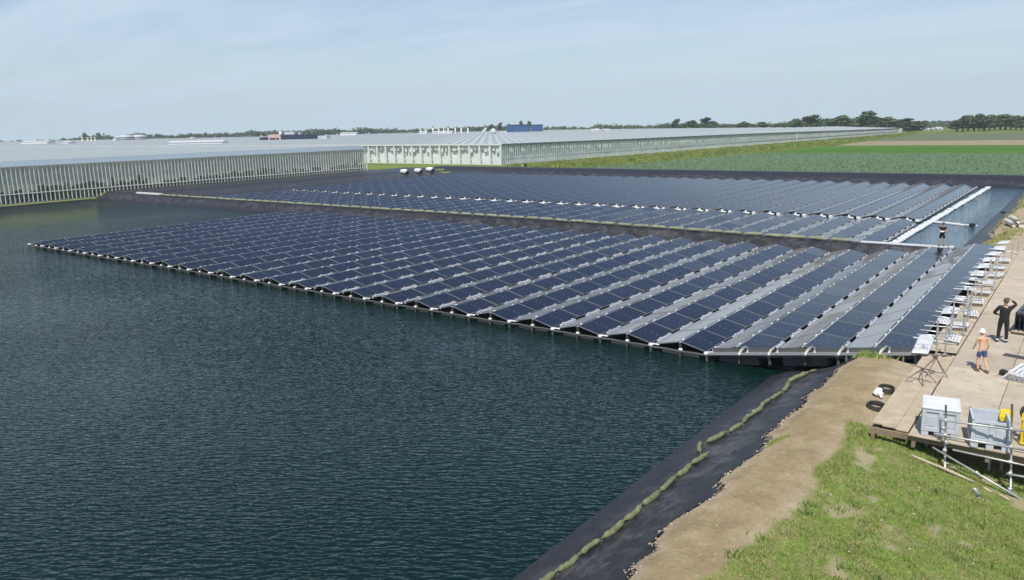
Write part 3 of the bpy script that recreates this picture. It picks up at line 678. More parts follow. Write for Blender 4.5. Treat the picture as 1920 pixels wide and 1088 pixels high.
# shading screens hanging behind the glass, and pale backdrops added behind them to brighten the inside
mb = MB(); rr = random.Random(4); x = .5
while x < LR:
    w = rr.uniform(.5, 1.5); l = rr.uniform(.5, 1.7); mb.box((x, .06, H-1.75*x/LR-l-.1), (x+w, .09, H-1.75*x/LR-.1)); x += w+rr.uniform(.2, 1.0)
mb.build('side_screens', M_screen, side)
mb = MB(); x = CX-.6
while x > CX-120:
    w = rr.uniform(.5, 1.3); l = rr.uniform(.5, 1.6); mb.box((x-w, CY+.14, GT-l-.1), (x, CY+.18, GT-.1)); x -= w+rr.uniform(.15, .7)
g2b('front_screens', mb, M_screen)
M_back = mat('interior', (.78, .80, .82), .9, var=.22, vscale=.35)
mb = MB(); mb.add([(.6, .55, 0), (LR-1, .55, 0), (LR-1, .55, H-1.9), (.6, .55, H-.12)], [(0, 1, 2, 3)]); mb.build('side_backdrop', M_back, side)
mb = MB(); mb.box((FX, CY+.75, GB), (CX-.8, CY+.8, GT-.1)); g2b('front_backdrop', mb, mat('interior_front', (.82, .82, .83), .9, var=.12, vscale=.5))
# ------------------------------------------------------------------ things standing between and behind the roofs
def roof_dep(u, vb):   # depth at which the glasshouse roofs cross photograph row vb
    return min(900, 4.2*FOC/max(1.0, vb-(258.3-.02313*u)))
M_blue = mat('blue_sheet', (.025, .085, .22), .45, var=.15, vscale=.2); M_navy = mat('navy_sheet', (.012, .022, .055), .5, var=.2, vscale=.3); M_dkblue = mat('trim_blue', (.03, .05, .10), .5)
M_pink = mat('pale_brick', (.50, .36, .33), .8, var=.1); M_grey = mat('grey_sheet', (.13, .145, .165), .55, var=.15, vscale=.4); M_lgrey = mat('pale_sheet', (.50, .53, .55), .5, var=.1, vscale=.3)
def bld_empty(name, u0, u1, vb, vt, dep, label, cat):
    if name != 'cottage': dep = roof_dep((u0+u1)/2, vb)
    a, b = at_depth(u0, vb, dep), at_depth(u1, vb, dep); h = at_depth(u0, vt, dep).z-a.z
    d = b-a; o = empty(name, (a.x, a.y, 1.0), (0, 0, math.atan2(d.y, d.x))); tag(o, label, cat)
    return o, math.hypot(d.x, d.y), a.z+h-1.0
o, L, H_ = bld_empty('warehouse', 950.5, 1018, 247, 235.5, 700, 'big blue box-shaped warehouse with a dark door gap beyond the greenhouse roofs', 'warehouse')
mb = MB(); mb.box((0, 0, 0), (L*.60, 26, H_)); mb.box((L*.67, 0, 0), (L, 26, H_-.3)); mb.build('hall', M_blue, o)
mb = MB(); mb.box((L*.60, 1.5, 0), (L*.67, 24, H_-1)); mb.build('door_bay', M_grey, o)
mb = MB(); mb.box((-.3, -.3, H_), (L*.60+.2, 26.3, H_+.5)); mb.box((L*.67-.2, -.3, H_-.3), (L+.3, 26.3, H_+.2)); mb.build('roof', M_dkblue, o)
mb = MB(); x = 1.2
while x < L-.5:
    if not L*.585 < x < L*.685: mb.box((x-.08, -.12, 0), (x+.08, -.002, H_-.5))
    x += 2.2
mb.build('cladding_ribs', M_dkblue, o)
o, L, H_ = bld_empty('barn', 932, 950, 247, 241.5, 705, 'low white gabled barn beside the blue warehouse', 'barn')
mb = MB(); mb.box((0, 0, 0), (L, 18, H_-2)); mb.build('wall', M_white, o)
mb = MB(); mb.add([(-.3, -.3, H_-2), (L+.3, -.3, H_-.2), (L+.3, 18.3, H_-.2), (-.3, 18.3, H_-2)], [(0, 1, 2, 3)]); mb.build('roof', M_lgrey, o)
o, L, H_ = bld_empty('boiler_house', 487, 593, 262, 251.5, 600, 'long dark navy boiler house standing among the glasshouse roofs', 'boiler house')
mb = MB(); mb.box((0, 0, 0), (L*.16, 14, H_-1.6)); mb.box((L*.40, 0, 0), (L, 18, H_-.6)); mb.build('hall', M_navy, o)
mb = MB(); mb.box((L*.16, -.6, 0), (L*.38, 12, H_-.4)); mb.build('office', M_pink, o)
mb = MB()
for q in (.185, .235, .30): mb.box((L*q, -.7, H_-3.3), (L*q+1.3, -.605, H_-2.0))
mb.build('window', M_navy, o)
mb = MB(); mb.box((L*.42, 2, H_-.6), (L*.60, 14, H_+.7)); mb.box((L*.66, 3, H_-.6), (L*.70, 6, H_+.3)); mb.build('roof_unit', M_lgrey, o)
mb = MB(); mb.lathe([(.8, 0), (.8, 3.6), (1.0, 3.7), (1.0, 4.0)], (L*.325, 5, H_-2.0), 12); mb.build('chimney', M_white, o)
mb = MB(); mb.box((L*1.01, 2, 0), (L*1.17, 10, H_-1.5)); mb.build('annex', M_lgrey, o)
def tank(u0, u1, vb, vt, dep, label):
    dep = roof_dep((u0+u1)/2, vb); a, b = at_depth(u0, vb, dep), at_depth(u1, vb, dep); r = (b-a).length/2; c = (a+b)/2; h = at_depth(u0, vt, dep).z-1.0
    o = empty('storage_tank', (c.x, c.y, 1.0)); tag(o, label, 'tank', 'round heat storage tanks')
    mb = MB(); mb.lathe([(r, 0), (r, h*.80)], n=32); mb.build('tank_wall', M_grey, o, True)
    mb = MB(); mb.lathe([(r*1.02, h*.80), (r*1.02, h*.83), (r*.6, h*.95), (.2, h)], n=32); mb.build('roof', M_lgrey, o, True)
    mb = MB()
    for k in range(1, 5): mb.torus((0, 0, h*.8*k/5), r+.05, .12, 32, 6)
    mb.build('hoops', M_lgrey, o)
tank(218, 251, 263, 253.2, 760, 'grey round storage tank with a shallow pale dome, nearer the left edge'); tank(246, 275, 262, 252.8, 790, 'grey round storage tank half hidden behind its neighbour, nearer the dark boiler house')
def white_block(u0, u1, vb, vt, dep, name, label, cat, depth=8):
    o, L, H_ = bld_empty(name, u0, u1, vb, vt, dep, label, cat)
    mb = MB(); mb.box((0, 0, 0), (L, depth, H_-.5)); mb.build('wall', M_white, o)
    mb = MB(); mb.add([(-.2, -.3, H_-.5), (L+.2, -.3, H_-.5), (L+.2, depth/2, H_), (-.2, depth/2, H_), (-.2, depth+.3, H_-.5), (L+.2, depth+.3, H_-.5)], [(0, 1, 2, 3), (3, 2, 5, 4), (0, 3, 4), (1, 5, 2)]); mb.build('roof', M_white, o)
white_block(315, 417, 270.5, 265.2, 420, 'shed', 'very long low white shed on the left glasshouse roofs', 'shed', 6)
white_block(638, 668, 254, 248.8, 650, 'shed', 'low white shed against the trees, between boiler house and chimneys', 'shed')
white_block(40, 89, 270, 264.8, 700, 'shed', 'flat white shed near the left edge of the skyline', 'shed')
white_block(116, 128, 270, 265.5, 690, 'shed', 'small white shed left of the yellow stacks', 'shed')
white_block(212, 217, 264, 258.5, 745, 'shed', 'tiny white hut at the foot of the left tank', 'hut')
white_block(355, 361, 261, 257.5, 800, 'shed', 'tiny white hut under the trees right of the tanks', 'hut')
white_block(785, 800, 251, 246.4, 690, 'shed', 'short white shed left of the row of chimneys', 'shed')
white_block(812, 848, 250.5, 246.2, 680, 'shed', 'white shed standing between the tall chimneys', 'shed')
white_block(1108, 1124, 246, 242.2, 560, 'roof_vent_house', 'small white roof structure on the right glasshouse roofs', 'roof hut', 4)
white_block(1134, 1143, 246, 242.0, 560, 'roof_vent_house', 'smaller white roof structure, right of its twin on the glasshouse roofs', 'roof hut', 4)
M_stack = mat('chimney_steel', (.62, .60, .55), .5); M_ystack = mat('yellow_steel', (.50, .50, .36), .5); M_cap = mat('rust_band', (.35, .17, .12), .7)
for k, (u, vt, ln) in enumerate(((789, 239.5, ''), (798.5, 239.5, ''), (812, 236.5, ''), (823, 238.5, ''), (832, 239.5, ''), (840.5, 236.5, ''), (854, 236.5, ''), (865, 237, ''), (877.5, 236.5, ''))):
    dp = roof_dep(u, 251); b_ = at_depth(u, 251, dp); h = at_depth(u, vt, dp).z-1
    o = empty('chimney', (b_.x, b_.y, 1.0)); tag(o, 'slim pale steel chimney against the trees, %s chimney of the row from the left' % ordinal(k+1), 'chimney', 'chimneys behind the glasshouse')
    mb = MB(); mb.lathe([(.5, 0), (.45, h-.9)], n=10); mb.build('shaft', M_stack, o, True)
    mb = MB(); mb.lathe([(.6, h-.9), (.6, h)], n=10); mb.build('cap', M_cap if k % 3 == 2 else M_stack, o, True)
for k, u in enumerate((155, 165, 172, 179)):
    dp = roof_dep(u, 266); b_ = at_depth(u, 266, dp); h = at_depth(u, 257.5, dp).z-1
    o = empty('chimney', (b_.x, b_.y, 1.0)); tag(o, 'short yellowish steel stack at the left skyline, %s of four from the left' % ordinal(k+1), 'chimney', 'yellow stacks at the left skyline')
    mb = MB(); mb.lathe([(.6, 0), (.5, h-.8)], n=10); mb.build('shaft', M_ystack, o, True); mb = MB(); mb.lathe([(.7, h-.8), (.7, h)], n=10); mb.build('cap', M_ystack, o, True)
    mb = MB(); mb.box((-2.2, -1, 0), (2.0, 2, h-5.5)); mb.build('burner_house', M_white, o)
mb = MB()
for u0, v0, u1, v1 in ((905, 247, 911, 241.5),):
    a, b_ = at_depth(u0, v0, 420), at_depth(u1, v1, 424); mb.tube([a, b_], .55, 8)
tag(mb.build('vent_pipe', M_white), 'slanting white pipe rising from the glasshouse roofs', 'pipe')
b_ = at_depth(925, 249, 450); mb = MB(); h = at_depth(925, 241, 450).z; mb.lathe([(1.2, 0), (1.2, h-3), (1.9, h-2.4), (1.9, h-1.2), (.6, h)], (b_.x, b_.y, 0), 12)
tag(mb.build('silo', M_lgrey), 'pale capped silo on the glasshouse roofs left of the white barn', 'silo')
# three wrapped bundles on the dike in front of the big greenhouse
M_wrap = mat('white_wrap', (.72, .73, .72), .45, var=.08, vscale=2)
for k, (u, v) in enumerate(((758, 321.5), (784, 319.5), (806, 317.5))):
    q = at_z(u, v, 1.25); o = empty('wrapped_bundle', (q.x, q.y, float(G(q.x, q.y))+.05), (0, 0, R(-6)))
    tag(o, 'white film-wrapped bundle on the far dike, %s' % ('nearest the thin-barred greenhouse', 'the middle one of three', 'nearest the corner of the basin')[k], 'bundle', 'white bundles on the far dike')
    mb = MB(); n = 10
    for i in range(n+1): pass
    mb.tube([(-1.0, 0, .45), (-.85, 0, .5), (0, 0, .52), (.7, 0, .5), (.85, 0, .46)], [.30, .46, .5, .46, .34], 12); mb.build('wrapping', M_wrap, o, True)
    mb = MB(); mb.tube([(.80, 0, .40), (1.15, 0, .32)], [.40, .30], 10); mb.box((-.9, -.35, -.04), (1.0, .35, .10)); mb.build('pallet', M_black, o)
q = at_z(985, 311.5, 1.5); mb = MB(); mb.cbox((0, 0, .2), (.9, .5, .5), ch=.15); mb.cbox((-.75, 0, .1), (.5, .4, .25), ch=.08, mi=1)
tag(mb.build('tarp_heap', [M_black, M_white], loc=(q.x, q.y, 1.5)), 'small black heap on the far dike crest at the greenhouse corner', 'heap')
# ------------------------------------------------------------------ trees
M_trunk = mat('bark', (.065, .05, .038), .9, var=.3, vscale=2)
def leaf_mat(name, c1, c2, sc=.25):
    m = mat(name, c1, .75, var=.1, vscale=sc, col2=c2, spec=.25); return m
M_lf = [leaf_mat('foliage_mid', (.055, .100, .030), (.120, .175, .055)), leaf_mat('foliage_dark', (.042, .078, .032), (.090, .135, .052)), leaf_mat('foliage_olive', (.082, .105, .042), (.155, .170, .078))]
def crown_verts(mb, rr, blobs, n, s):
    tot = sum(b[3] for b in blobs)
    for (cx, cy, cz, r, sq) in blobs:
        for _ in range(int(n*r/tot)):
            d = Vector((rr.gauss(0, 1), rr.gauss(0, 1), rr.gauss(0, 1))); d.normalize(); q = r*(rr.random()**.33)*rr.uniform(.78, 1.08)
            c = Vector((cx+d.x*q, cy+d.y*q, cz+d.z*q*sq)); u = Vector((rr.gauss(0, 1), rr.gauss(0, 1), rr.gauss(0, .7))).normalized(); v = u.cross(d+Vector((rr.uniform(-.6, .6), rr.uniform(-.6, .6), rr.uniform(-.6, .6)))).normalized()
            k = s*rr.uniform(.55, 1.25); w = u.cross(v)*k*.25
            mb.add([c-u*k-v*k*.6, c+u*k-v*k*.6+w, c+u*k*.8+v*k*.7, c-u*k*.7+v*k*.8+w], [(0, 1, 2, 3)])
def tree_proto(seed, kind):
    """unit tree 10 m tall: (trunk mesh, crown mesh)"""
    rr = random.Random(seed); tr = MB(); cr_ = MB()
    c0 = {'round': .07, 'tall': .10, 'row': .17}[kind]*10
    tr.tube([(0, 0, -.5), (rr.uniform(-.1, .1), .05, c0*.6), (rr.uniform(-.2, .2), 0, c0+1.2), (0, 0, 7.5)], [.34, .26, .2, .06], 8)
    blobs = []
    nb = {'round': 16, 'tall': 13, 'row': 12}[kind]; W = {'round': 3.9, 'tall': 2.7, 'row': 2.5}[kind]
    for k in range(nb):
        f = (k+.5)/nb; z = c0+.9+(8.5-c0)*f; wr = W*math.sin(math.pi*min(1, .34+.60*f))**.8*(.8 if kind == 'row' else .72)
        a = rr.uniform(0, 6.28); q = wr*rr.uniform(.25, .75); r_ = rr.uniform(1.1, 1.75)*(1.15-.4*f)
        x, y = q*math.cos(a), q*math.sin(a); blobs.append((x, y, min(z, 9.8-r_*.75), r_, rr.uniform(.85, 1.1)))
        tr.tube([(0, 0, max(c0*.8, z-2.0)), (x*.5, y*.5, z-.9), (x, y, z)], [.13, .08, .03], 6)
    crown_verts(cr_, rr, blobs, {'round': 1900, 'tall': 1600, 'row': 1300}[kind], .36)
    return tr.mesh('trunk', M_trunk), cr_
PROT = []
for k, (kd, mi) in enumerate((('round', 0), ('round', 1), ('tall', 0), ('tall', 1), ('row', 2), ('row', 1), ('round', 2), ('row', 0))):
    tm, cm = tree_proto(40+k, kd); PROT.append((tm, cm.mesh('crown', M_lf[mi]), kd))
def tree(u, vt, dep, wpx, proto, label, group=None, zb=1.0):
    """tree whose top shows at (u, vt) and whose crown spans about wpx photograph pixels"""
    a = at_depth(u, vt, dep); h = a.z-zb; tm, cm, kd = PROT[proto]
    w = wpx/FOC*dep; bw = {'round': 6.8, 'tall': 5.2, 'row': 4.9}[kd]
    o = empty('tree', (a.x, a.y, zb)); o.rotation_euler = (0, 0, random.uniform(0, 6.28)); o.scale = (w/bw, w/bw, h/10.0)
    tag(o, label, 'tree', group); link('trunk', tm, o); link('crown', cm, o); return o
# distant woods: belts of crowns that read as one mass
def woods(name, prof, dep, step, label, hscale=1.0, leaf=1.3, mt=None):
    rr = random.Random(int(dep)+len(prof)); mb = MB(); u = prof[0][0]
    while u < prof[-1][0]:
        vt = float(np.interp(u, [p[0] for p in prof], [p[1] for p in prof])) + rr.uniform(-1.6, 2.6); dd = dep+rr.uniform(-60, 60)
        a = at_depth(u, vt, dd); h = max(3, a.z-1); w = max(3.2, rr.uniform(.34, .6)*h)
        blobs = [(a.x+rr.uniform(-w, w)*.5, a.y+rr.uniform(-w, w)*.5, 1+h*f-(0 if f < .7 else w*.35), w*rr.uniform(.5, .8), .8) for f in (.25, .5, .62, .78, .86)]
        crown_verts(mb, rr, blobs, 90, leaf*max(h, 7)/14); u += step*rr.uniform(.6, 1.4)
    o = mb.build(name, mt or M_lf[1]); tag(o, label, 'woodland', kind='stuff')
G1 = 'trees right of the glasshouse'
for u, vt, w, p, lab in ((1269, 222.5, 24, 1, 'dark rounded tree over the glasshouse roofs, leftmost of a clump of three'), (1297, 225, 27, 0, 'rounded tree in the middle of a clump of three over the glasshouse roofs'), (1326, 220, 34, 1, 'broad dark tree on the right of a clump of three over the glasshouse roofs'),
                         (1364, 233, 34, 6, 'low olive tree just right of the clump of three'), (1397, 228, 32, 0, 'mid-sized tree above the white roofs, between the clump and the tall group'), (1430, 228.5, 34, 6, 'olive bushy tree above the white roofs, left of the pale crown'), (1463, 231, 32, 0, 'low bushy tree left of the tall rounded trees'),
                         (1492, 222.5, 26, 2, 'narrow tree at the left end of the tall rounded trees'), (1524, 215, 44, 1, 'broad dome-shaped dark tree, first big crown of the tall group'), (1553, 222, 24, 0, 'small rounded tree wedged between two broad crowns'), (1582, 216, 50, 0, 'broad spreading tree left of the tallest crown'), (1626, 208, 44, 2, 'tallest tree of the skyline, a high rounded green crown'),
                         (1648, 219, 26, 1, 'dark tree leaning against the tallest crown'), (1668, 219, 38, 6, 'olive rounded tree right of the tallest crown'), (1703, 221.5, 46, 1, 'very dark dense tree at the right end of the glasshouse'), (1690, 226, 30, 1, 'dark lower tree tucked beside the dense dark one')):
    tree(u, vt, 560 if u < 1480 else 480, w*1.32, p, lab, G1)
woods('woodland', [(1235, 232), (1262, 228), (1345, 230), (1365, 231.5), (1400, 229), (1470, 229), (1490, 222.5), (1545, 220), (1600, 219), (1650, 219), (1700, 222.5), (1718, 230)], 600, 2.4, 'leafy belt filling in below and between the tall rounded trees', leaf=.9, mt=M_lf[1])
for u, vt, w, p, lab in ((1735, 226, 30, 6, 'brownish tree beyond the white cottages'), (1722, 232, 24, 0, 'small green tree left of the white cottages'),):
    tree(u, vt, 520, w, p, lab, 'trees by the cottages')
rr = random.Random(12); us = [1796, 1808, 1818, 1829, 1839, 1848, 1858, 1868, 1878, 1888, 1898, 1908, 1918, 1929]; tops = [224, 219, 216, 216.5, 214, 215, 216.5, 217.5, 217, 216, 218, 216.5, 215.5, 217]
for k, (u, vt) in enumerate(zip(us, tops)):
    tree(u, vt+rr.uniform(-2.5, 4.5), 445+rr.uniform(-14, 14), rr.uniform(22, 40), (4, 5, 4, 7)[k % 4], 'open-crowned tree with a bare trunk in the roadside row, %s from the left' % ordinal(k+1), 'roadside row of trees at the right edge')
for u, vt, w, p, lab in ((938, 229.5, 19, 1, 'dark round tree just left of the blue warehouse'), (921, 233, 20, 0, 'lower tree left of the dark round one by the warehouse'), (977, 226.5, 14, 2, 'tree top showing above the middle of the blue warehouse'), (992, 227, 13, 3, 'second tree top above the blue warehouse'), (955, 231.5, 13, 0, 'small tree top at the left corner of the blue warehouse'),
                         (158, 248.5, 12, 2, 'slender tree standing up at the left skyline'), (184, 249, 14, 3, 'tall-topped tree left of the round tanks')):
    tree(u, vt, 780 if u > 800 else 900, w, p, lab, 'single trees along the skyline')
woods('woodland', [(-60, 264.5), (60, 262.5), (112, 262)], 1000, 4, 'thin bluish line of far-off trees at the left edge of the horizon', leaf=1.3)
woods('woodland', [(112, 259), (150, 254), (190, 251), (215, 256), (235, 251), (262, 248.5), (330, 251.5), (350, 249.5), (400, 248.5), (445, 246.5), (470, 242.5), (500, 243.5), (540, 244), (575, 241.5), (610, 240), (640, 239), (655, 244)], 960, 4.2, 'wooded belt behind the tanks and the boiler house', leaf=1.25)
woods('woodland', [(656, 243), (672, 238.5), (720, 239.5), (770, 241), (820, 238.5), (860, 237), (900, 234.5), (950, 235)], 930, 4.2, 'wooded belt behind the chimneys', leaf=1.25, mt=M_lf[1])
woods('woodland', [(1015, 238), (1040, 235), (1080, 236), (1100, 236.5), (1130, 230.5), (1160, 232.5), (1200, 233), (1250, 233), (1350, 234.5), (1480, 231)], 820, 4.2, 'wooded belt right of the blue warehouse', leaf=1.2, mt=M_lf[2])
woods('woodland', [(1730, 228), (1755, 226.5), (1780, 228), (1800, 224), (1930, 226)], 900, 5, 'hazy far wood between cottages and roadside trees', leaf=1.2)
woods('hedge_belt', [(1478, 236), (1560, 232), (1690, 238), (1712, 243)], 520, 5, 'dark undergrowth below the tall rounded trees', leaf=.9)
woods('hedge_belt', [(1745, 240), (1790, 238), (1800, 233), (1930, 235)], 640, 4, 'low scrub beyond the cottages and roadside trees', leaf=.7, mt=M_lf[2])
# white cottages
for k, (u0, u1, vt, lab) in enumerate(((1725, 1733, 240.5, 'white-roofed cottage at the dark tree, leftmost of four'), (1733.5, 1744, 240, 'long white-roofed cottage, second of the four'), (1749, 1754, 240, 'small pale cottage, third of the four'), (1757, 1768, 238.5, 'white gabled cottage standing highest, right of the others'))):
    o, L, H_ = bld_empty('cottage', u0, u1, 248, vt, 500, lab, 'cottage'); o['group'] = 'white cottages beyond the fields'
    mb = MB(); mb.box((0, 0, 0), (L, 6, H_*.45)); mb.build('wall', M_white, o)
    mb = MB(); mb.add([(-.2, -.3, H_*.43), (L+.2, -.3, H_*.43), (L+.2, 3, H_), (-.2, 3, H_), (-.2, 6.3, H_*.43), (L+.2, 6.3, H_*.43)], [(0, 1, 2, 3), (3, 2, 5, 4), (0, 3, 4), (1, 5, 2)]); mb.build('roof', M_lgrey, o)
    mb = MB(); mb.box((L*.3, -.05, .5), (L*.45, -.003, 1.6)); mb.build('window', M_navy, o)
# ditch-side weeds along the glasshouse verge and the field margin: real tufts
rr = random.Random(21); mb = MB()
M_weed = mat('verge_grass', (.10, .15, .03), .9, var=.3, vscale=.4, col2=(.26, .29, .07))
for _ in range(9000):
    y = 139+320*rr.random()**1.7; xl = np.interp(y, [139, 145.6, 462], [-105, CX+1.5, EX+1.5]); xr = np.interp(y, [133, 144, 216, 272, 394, 470], LFT)
    f = rr.random(); x = xl+(xr-xl)*f; s = rr.uniform(.14, .32)*(1+y/300)*(1.9 if .62 < f < .74 else 1)
    a = rr.uniform(0, 3.14); c, sn = math.cos(a)*s, math.sin(a)*s
    mb.add([(x-c, y-sn, 1.05), (x+c, y+sn, 1.05), (x+c*.5, y+sn*.5, 1.05+s*.9), (x-c*.7, y-sn*.7, 1.05+s*.7)], [(0, 1, 2, 3)])
tag(mb.build('verge_grass', M_weed), 'rough yellow-green grass on the verge between glasshouse and fields', 'grass', kind='stuff')
# crop plants of the nearest field strip
rr = random.Random(22); mb = MB()
for _ in range(16000):
    y = 135+77*rr.random()**1.5; xl = np.interp(y, [133, 144, 216, 272, 394, 470], LFT)+.5; x = round((xl+(6-xl)*rr.random())/.75)*.75+rr.uniform(-.08, .08); s = rr.uniform(.16, .30)
    a = rr.uniform(0, 3.14); c, sn = math.cos(a)*s, math.sin(a)*s
    mb.add([(x-c, y-sn, 1.18+s*.1), (x, y, 1.17), (x+c, y+sn, 1.18+s*.3), (x, y+.05, 1.18+s*1.3)], [(0, 1, 3), (1, 2, 3)])
tag(mb.build('leek_plants', mat('leek_leaf', (.09, .15, .085), .7, var=.3, vscale=3, col2=(.17, .25, .14))), 'blue-green leek plants in rows on the nearest field', 'crop', kind='stuff')
# ------------------------------------------------------------------ right bank: timber platform and what stands on it
def at_ground(u, v, f=G):
    d = ray(u, v).normalized(); t = 5.0
    while t < 400:
        p = Vector((0, 0, HCAM))+d*t
        if p.z < float(f(p.x, p.y)): break
        t += .04
    p.z = float(f(p.x, p.y)); return p
DZ = 1.75
M_ply = bpy.data.materials.new('plywood'); M_ply.use_nodes = True; t = M_ply.node_tree; b = t.nodes['Principled BSDF']; b.inputs['Roughness'].default_value = .8; b.inputs['Specular IOR Level'].default_value = .25
geo = nd(t, 'ShaderNodeNewGeometry'); P = geo.outputs['Position']; oi = nd(t, 'ShaderNodeObjectInfo')
c = ramp(t, noise(t, P, 1.1, 5, .65), [(.28, (.405, .34, .255)), (.72, (.50, .435, .345))])
c = mixrgb(t, .4, c, ramp(t, noise(t, P, 6., 5, .7, (.25, 2.0, 1)), [(.3, (.40, .40, .40)), (.7, (.60, .60, .60))]), 'OVERLAY')
c = mixrgb(t, tmath(t, 'MULTIPLY', ramp(t, noise(t, P, 3.1, 3, .6), [(.56, (0, 0, 0)), (.68, (1, 1, 1))]), .38), c, (.22, .175, .12))
c = mixrgb(t, ramp(t, noise(t, P, 11., 3, .7), [(.68, (0, 0, 0)), (.74, (.55, .55, .55))]), c, (.16, .125, .085))
br = tmath(t, 'ADD', .88, tmath(t, 'MULTIPLY', oi.outputs['Random'], .2)); cc = nd(t, 'ShaderNodeCombineXYZ')
for i in range(3): t.links.new(br, cc.inputs[i])
t.links.new(mixrgb(t, 1.0, c, cc.outputs[0], 'MULTIPLY'), b.inputs['Base Color'])
M_plank = mat('weathered_plank', (.36, .29, .20), .85, var=.2, vscale=3, col2=(.50, .42, .31)); M_beam = mat('timber', (.23, .17, .11), .85, var=.25, vscale=3)
plat = empty('wooden_platform', (0, 21.75, DZ)); tag(plat, 'big pale plywood working platform along the end of the solar rows', 'platform')
shs = {}
def board(lo, hi, name='deck_board', m=None):
    d = tuple(round(hi[i]-lo[i], 3) for i in range(3)); k = (d, name)
    if k not in shs:
        mb = MB(); mb.cbox((0, 0, 0), d, ch=.004); shs[k] = mb.mesh(name, m or M_ply)
    return link(name, shs[k], plat, ((lo[0]+hi[0])/2, (lo[1]+hi[1])/2-21.75, (lo[2]+hi[2])/2-DZ), (random.gauss(0, .0015), random.gauss(0, .0015), random.gauss(0, .002)))
rr = random.Random(31)
for i in range(5):
    for j in range(15):
        x0 = -3.28+i*1.75; y0 = 21.75+j*2.36; z = DZ+rr.uniform(-.004, .004)
        board((x0, y0, z-.035), (x0+1.738, y0+2.347, z))
x = -4.30
for k, (w, y0, y1, z) in enumerate(((.30, 22.3, 27.3, 1.70), (.36, 22.15, 27.5, 1.73), (.33, 22.0, 27.35, 1.745), (.30, 27.45, 30.4, 1.64), (.34, 27.6, 30.6, 1.66), (.33, 27.5, 30.5, 1.68))):
    if k == 3: x = -4.28
    board((x, y0, z-.045), (x+w-.012, y1, z), 'plank', M_plank); x += w
mb = MB()
for yy in (21.85, 24.1, 26.5): mb.box((-4.25, yy, DZ-.20), (5.4, yy+.09, DZ-.05))
for xx in (-4.2, -3.2, -1.5, .3, 2, 3.7): mb.box((xx, 21.8, DZ-.36), (xx+.09, 56.9, DZ-.203))
mb.build('joists', M_beam, plat, False, (0, -21.75, -DZ))
for xx, yy in ((-4.1, 27.0), (-2.95, 22.6), (-1.45, 22.5), (-1.2, 22.9), (.2, 22.4), (-2.9, 25), (-1.3, 25.4), (-4.2, 31), (-4.2, 36), (-4.2, 41), (-4.2, 46), (-4.2, 51)):
    mb = MB(); mb.tube([(xx, yy, float(G(xx, yy))-.05), (xx, yy, DZ-.34)], .04, 8); mb.build('support_tube', M_steel, plat, False, (0, -21.75, -DZ))
for j in range(10):   # narrow edge boards beside the rows
    board((-4.24, 30.7+j*2.5, DZ-.05), (-3.32, 33.16+j*2.5, DZ-.015+rr.uniform(-.01, .01)), 'edge_board', M_plank)

# box pallets
M_crate = mat('grey_crate_plastic', (.49, .52, .565), .5, var=.10, vscale=5); M_lid = mat('pale_lid', (.62, .64, .67), .45, var=.06, vscale=4); M_yel = mat('yellow_plastic', (.72, .54, .02), .5, var=.1, vscale=6)
def crate(loc, rz, label, lid):
    o = empty('pallet_box', loc, (0, 0, rz)); tag(o, label, 'crate', 'grey pallet boxes on the platform'); W, D, H_, w = .86, .98, .74, .05
    mb = MB()
    def wall(M, L):
        # outer wall with two sunken panels and a dark-lipped top rail
        y = w
        mb.box((-L/2, -y, .14), (L/2, -.02, .24), 0, M); mb.box((-L/2, -y, H_-.07), (L/2, -.0, H_), 0, M)
        for xx in (-L/2, -.045, L/2-.09): mb.box((xx, -y, .24), (xx+.09, -.004, H_-.07), 0, M)
        mb.box((-L/2+.09, -.018, .24), (L/2-.09, -.006, H_-.07), 0, M)
        for s in (-1, 1):
            c_ = s*(L/4-.0); mb.box((c_-L*.13, -.032, .28), (c_+L*.13, -.0185, H_-.20), 0, M)
    for k, (L, off) in enumerate(((W, D/2), (D, W/2), (W, D/2), (D, W/2))):
        wall(Matrix.Rotation(k*math.pi/2, 4, 'Z') @ Matrix.Translation((0, -off+.0, 0)) @ Matrix.Scale(-1, 4, (0, 1, 0)) if False else Matrix.Rotation(k*math.pi/2, 4, 'Z') @ Matrix.Translation((0, -off+w, 0)), L-(.002 if k % 2 else 0))
    mb.build('wall', M_crate, o)
    mb = MB(); mb.box((-W/2+w, -D/2+w, .14), (W/2-w, D/2-w, .17)); mb.build('floor', M_crate, o)
    mf = MB(); mf.cbox((0, 0, .07), (.17, D-.02, .14), ch=.012); me = mf.mesh('foot', M_crate)
    for xx in (-W/2+.09, 0, W/2-.09): link('foot', me, o, (xx, 0, 0))
    if lid:
        mb = MB(); mb.cbox((0, 0, H_+.035), (W+.04, D+.04, .07), ch=.02); mb.build('lid', M_lid, o)
        mb = MB()
        for yy in (-.3, -.1, .1, .3): mb.cbox((0, yy, H_+.078), (W-.1, .07, .02), ch=.008)
        mb.build('lid_ribs', M_lid, o)
    return o
crate((-2.66, 22.42, DZ), R(9), 'grey plastic pallet box closed with a pale ribbed lid, near the platform edge', True)
crate((-1.52, 22.24, DZ), R(11), 'open grey pallet box with a yellow bag hung over its corner', False)
mb = MB()   # yellow bag draped over the far corner of the open box
mb.add([(-.22, -.02, 0), (.16, -.02, .02), (.17, .10, .03), (-.20, .12, .03), (-.25, -.06, -.22), (.12, -.07, -.20), (.14, -.065, -.36), (-.2, -.06, -.38), (.20, .17, -.2), (-.18, .18, -.22), (-.27, .06, -.2), (.21, .05, -.2)],
       [(0, 1, 2, 3), (4, 5, 1, 0), (7, 6, 5, 4), (3, 2, 8, 9), (0, 3, 10), (0, 10, 4), (3, 9, 10), (1, 11, 2), (1, 5, 11), (2, 11, 8)])
mb.v = [(x*.72+.06, y*.8, z*.72) for x, y, z in mb.v]
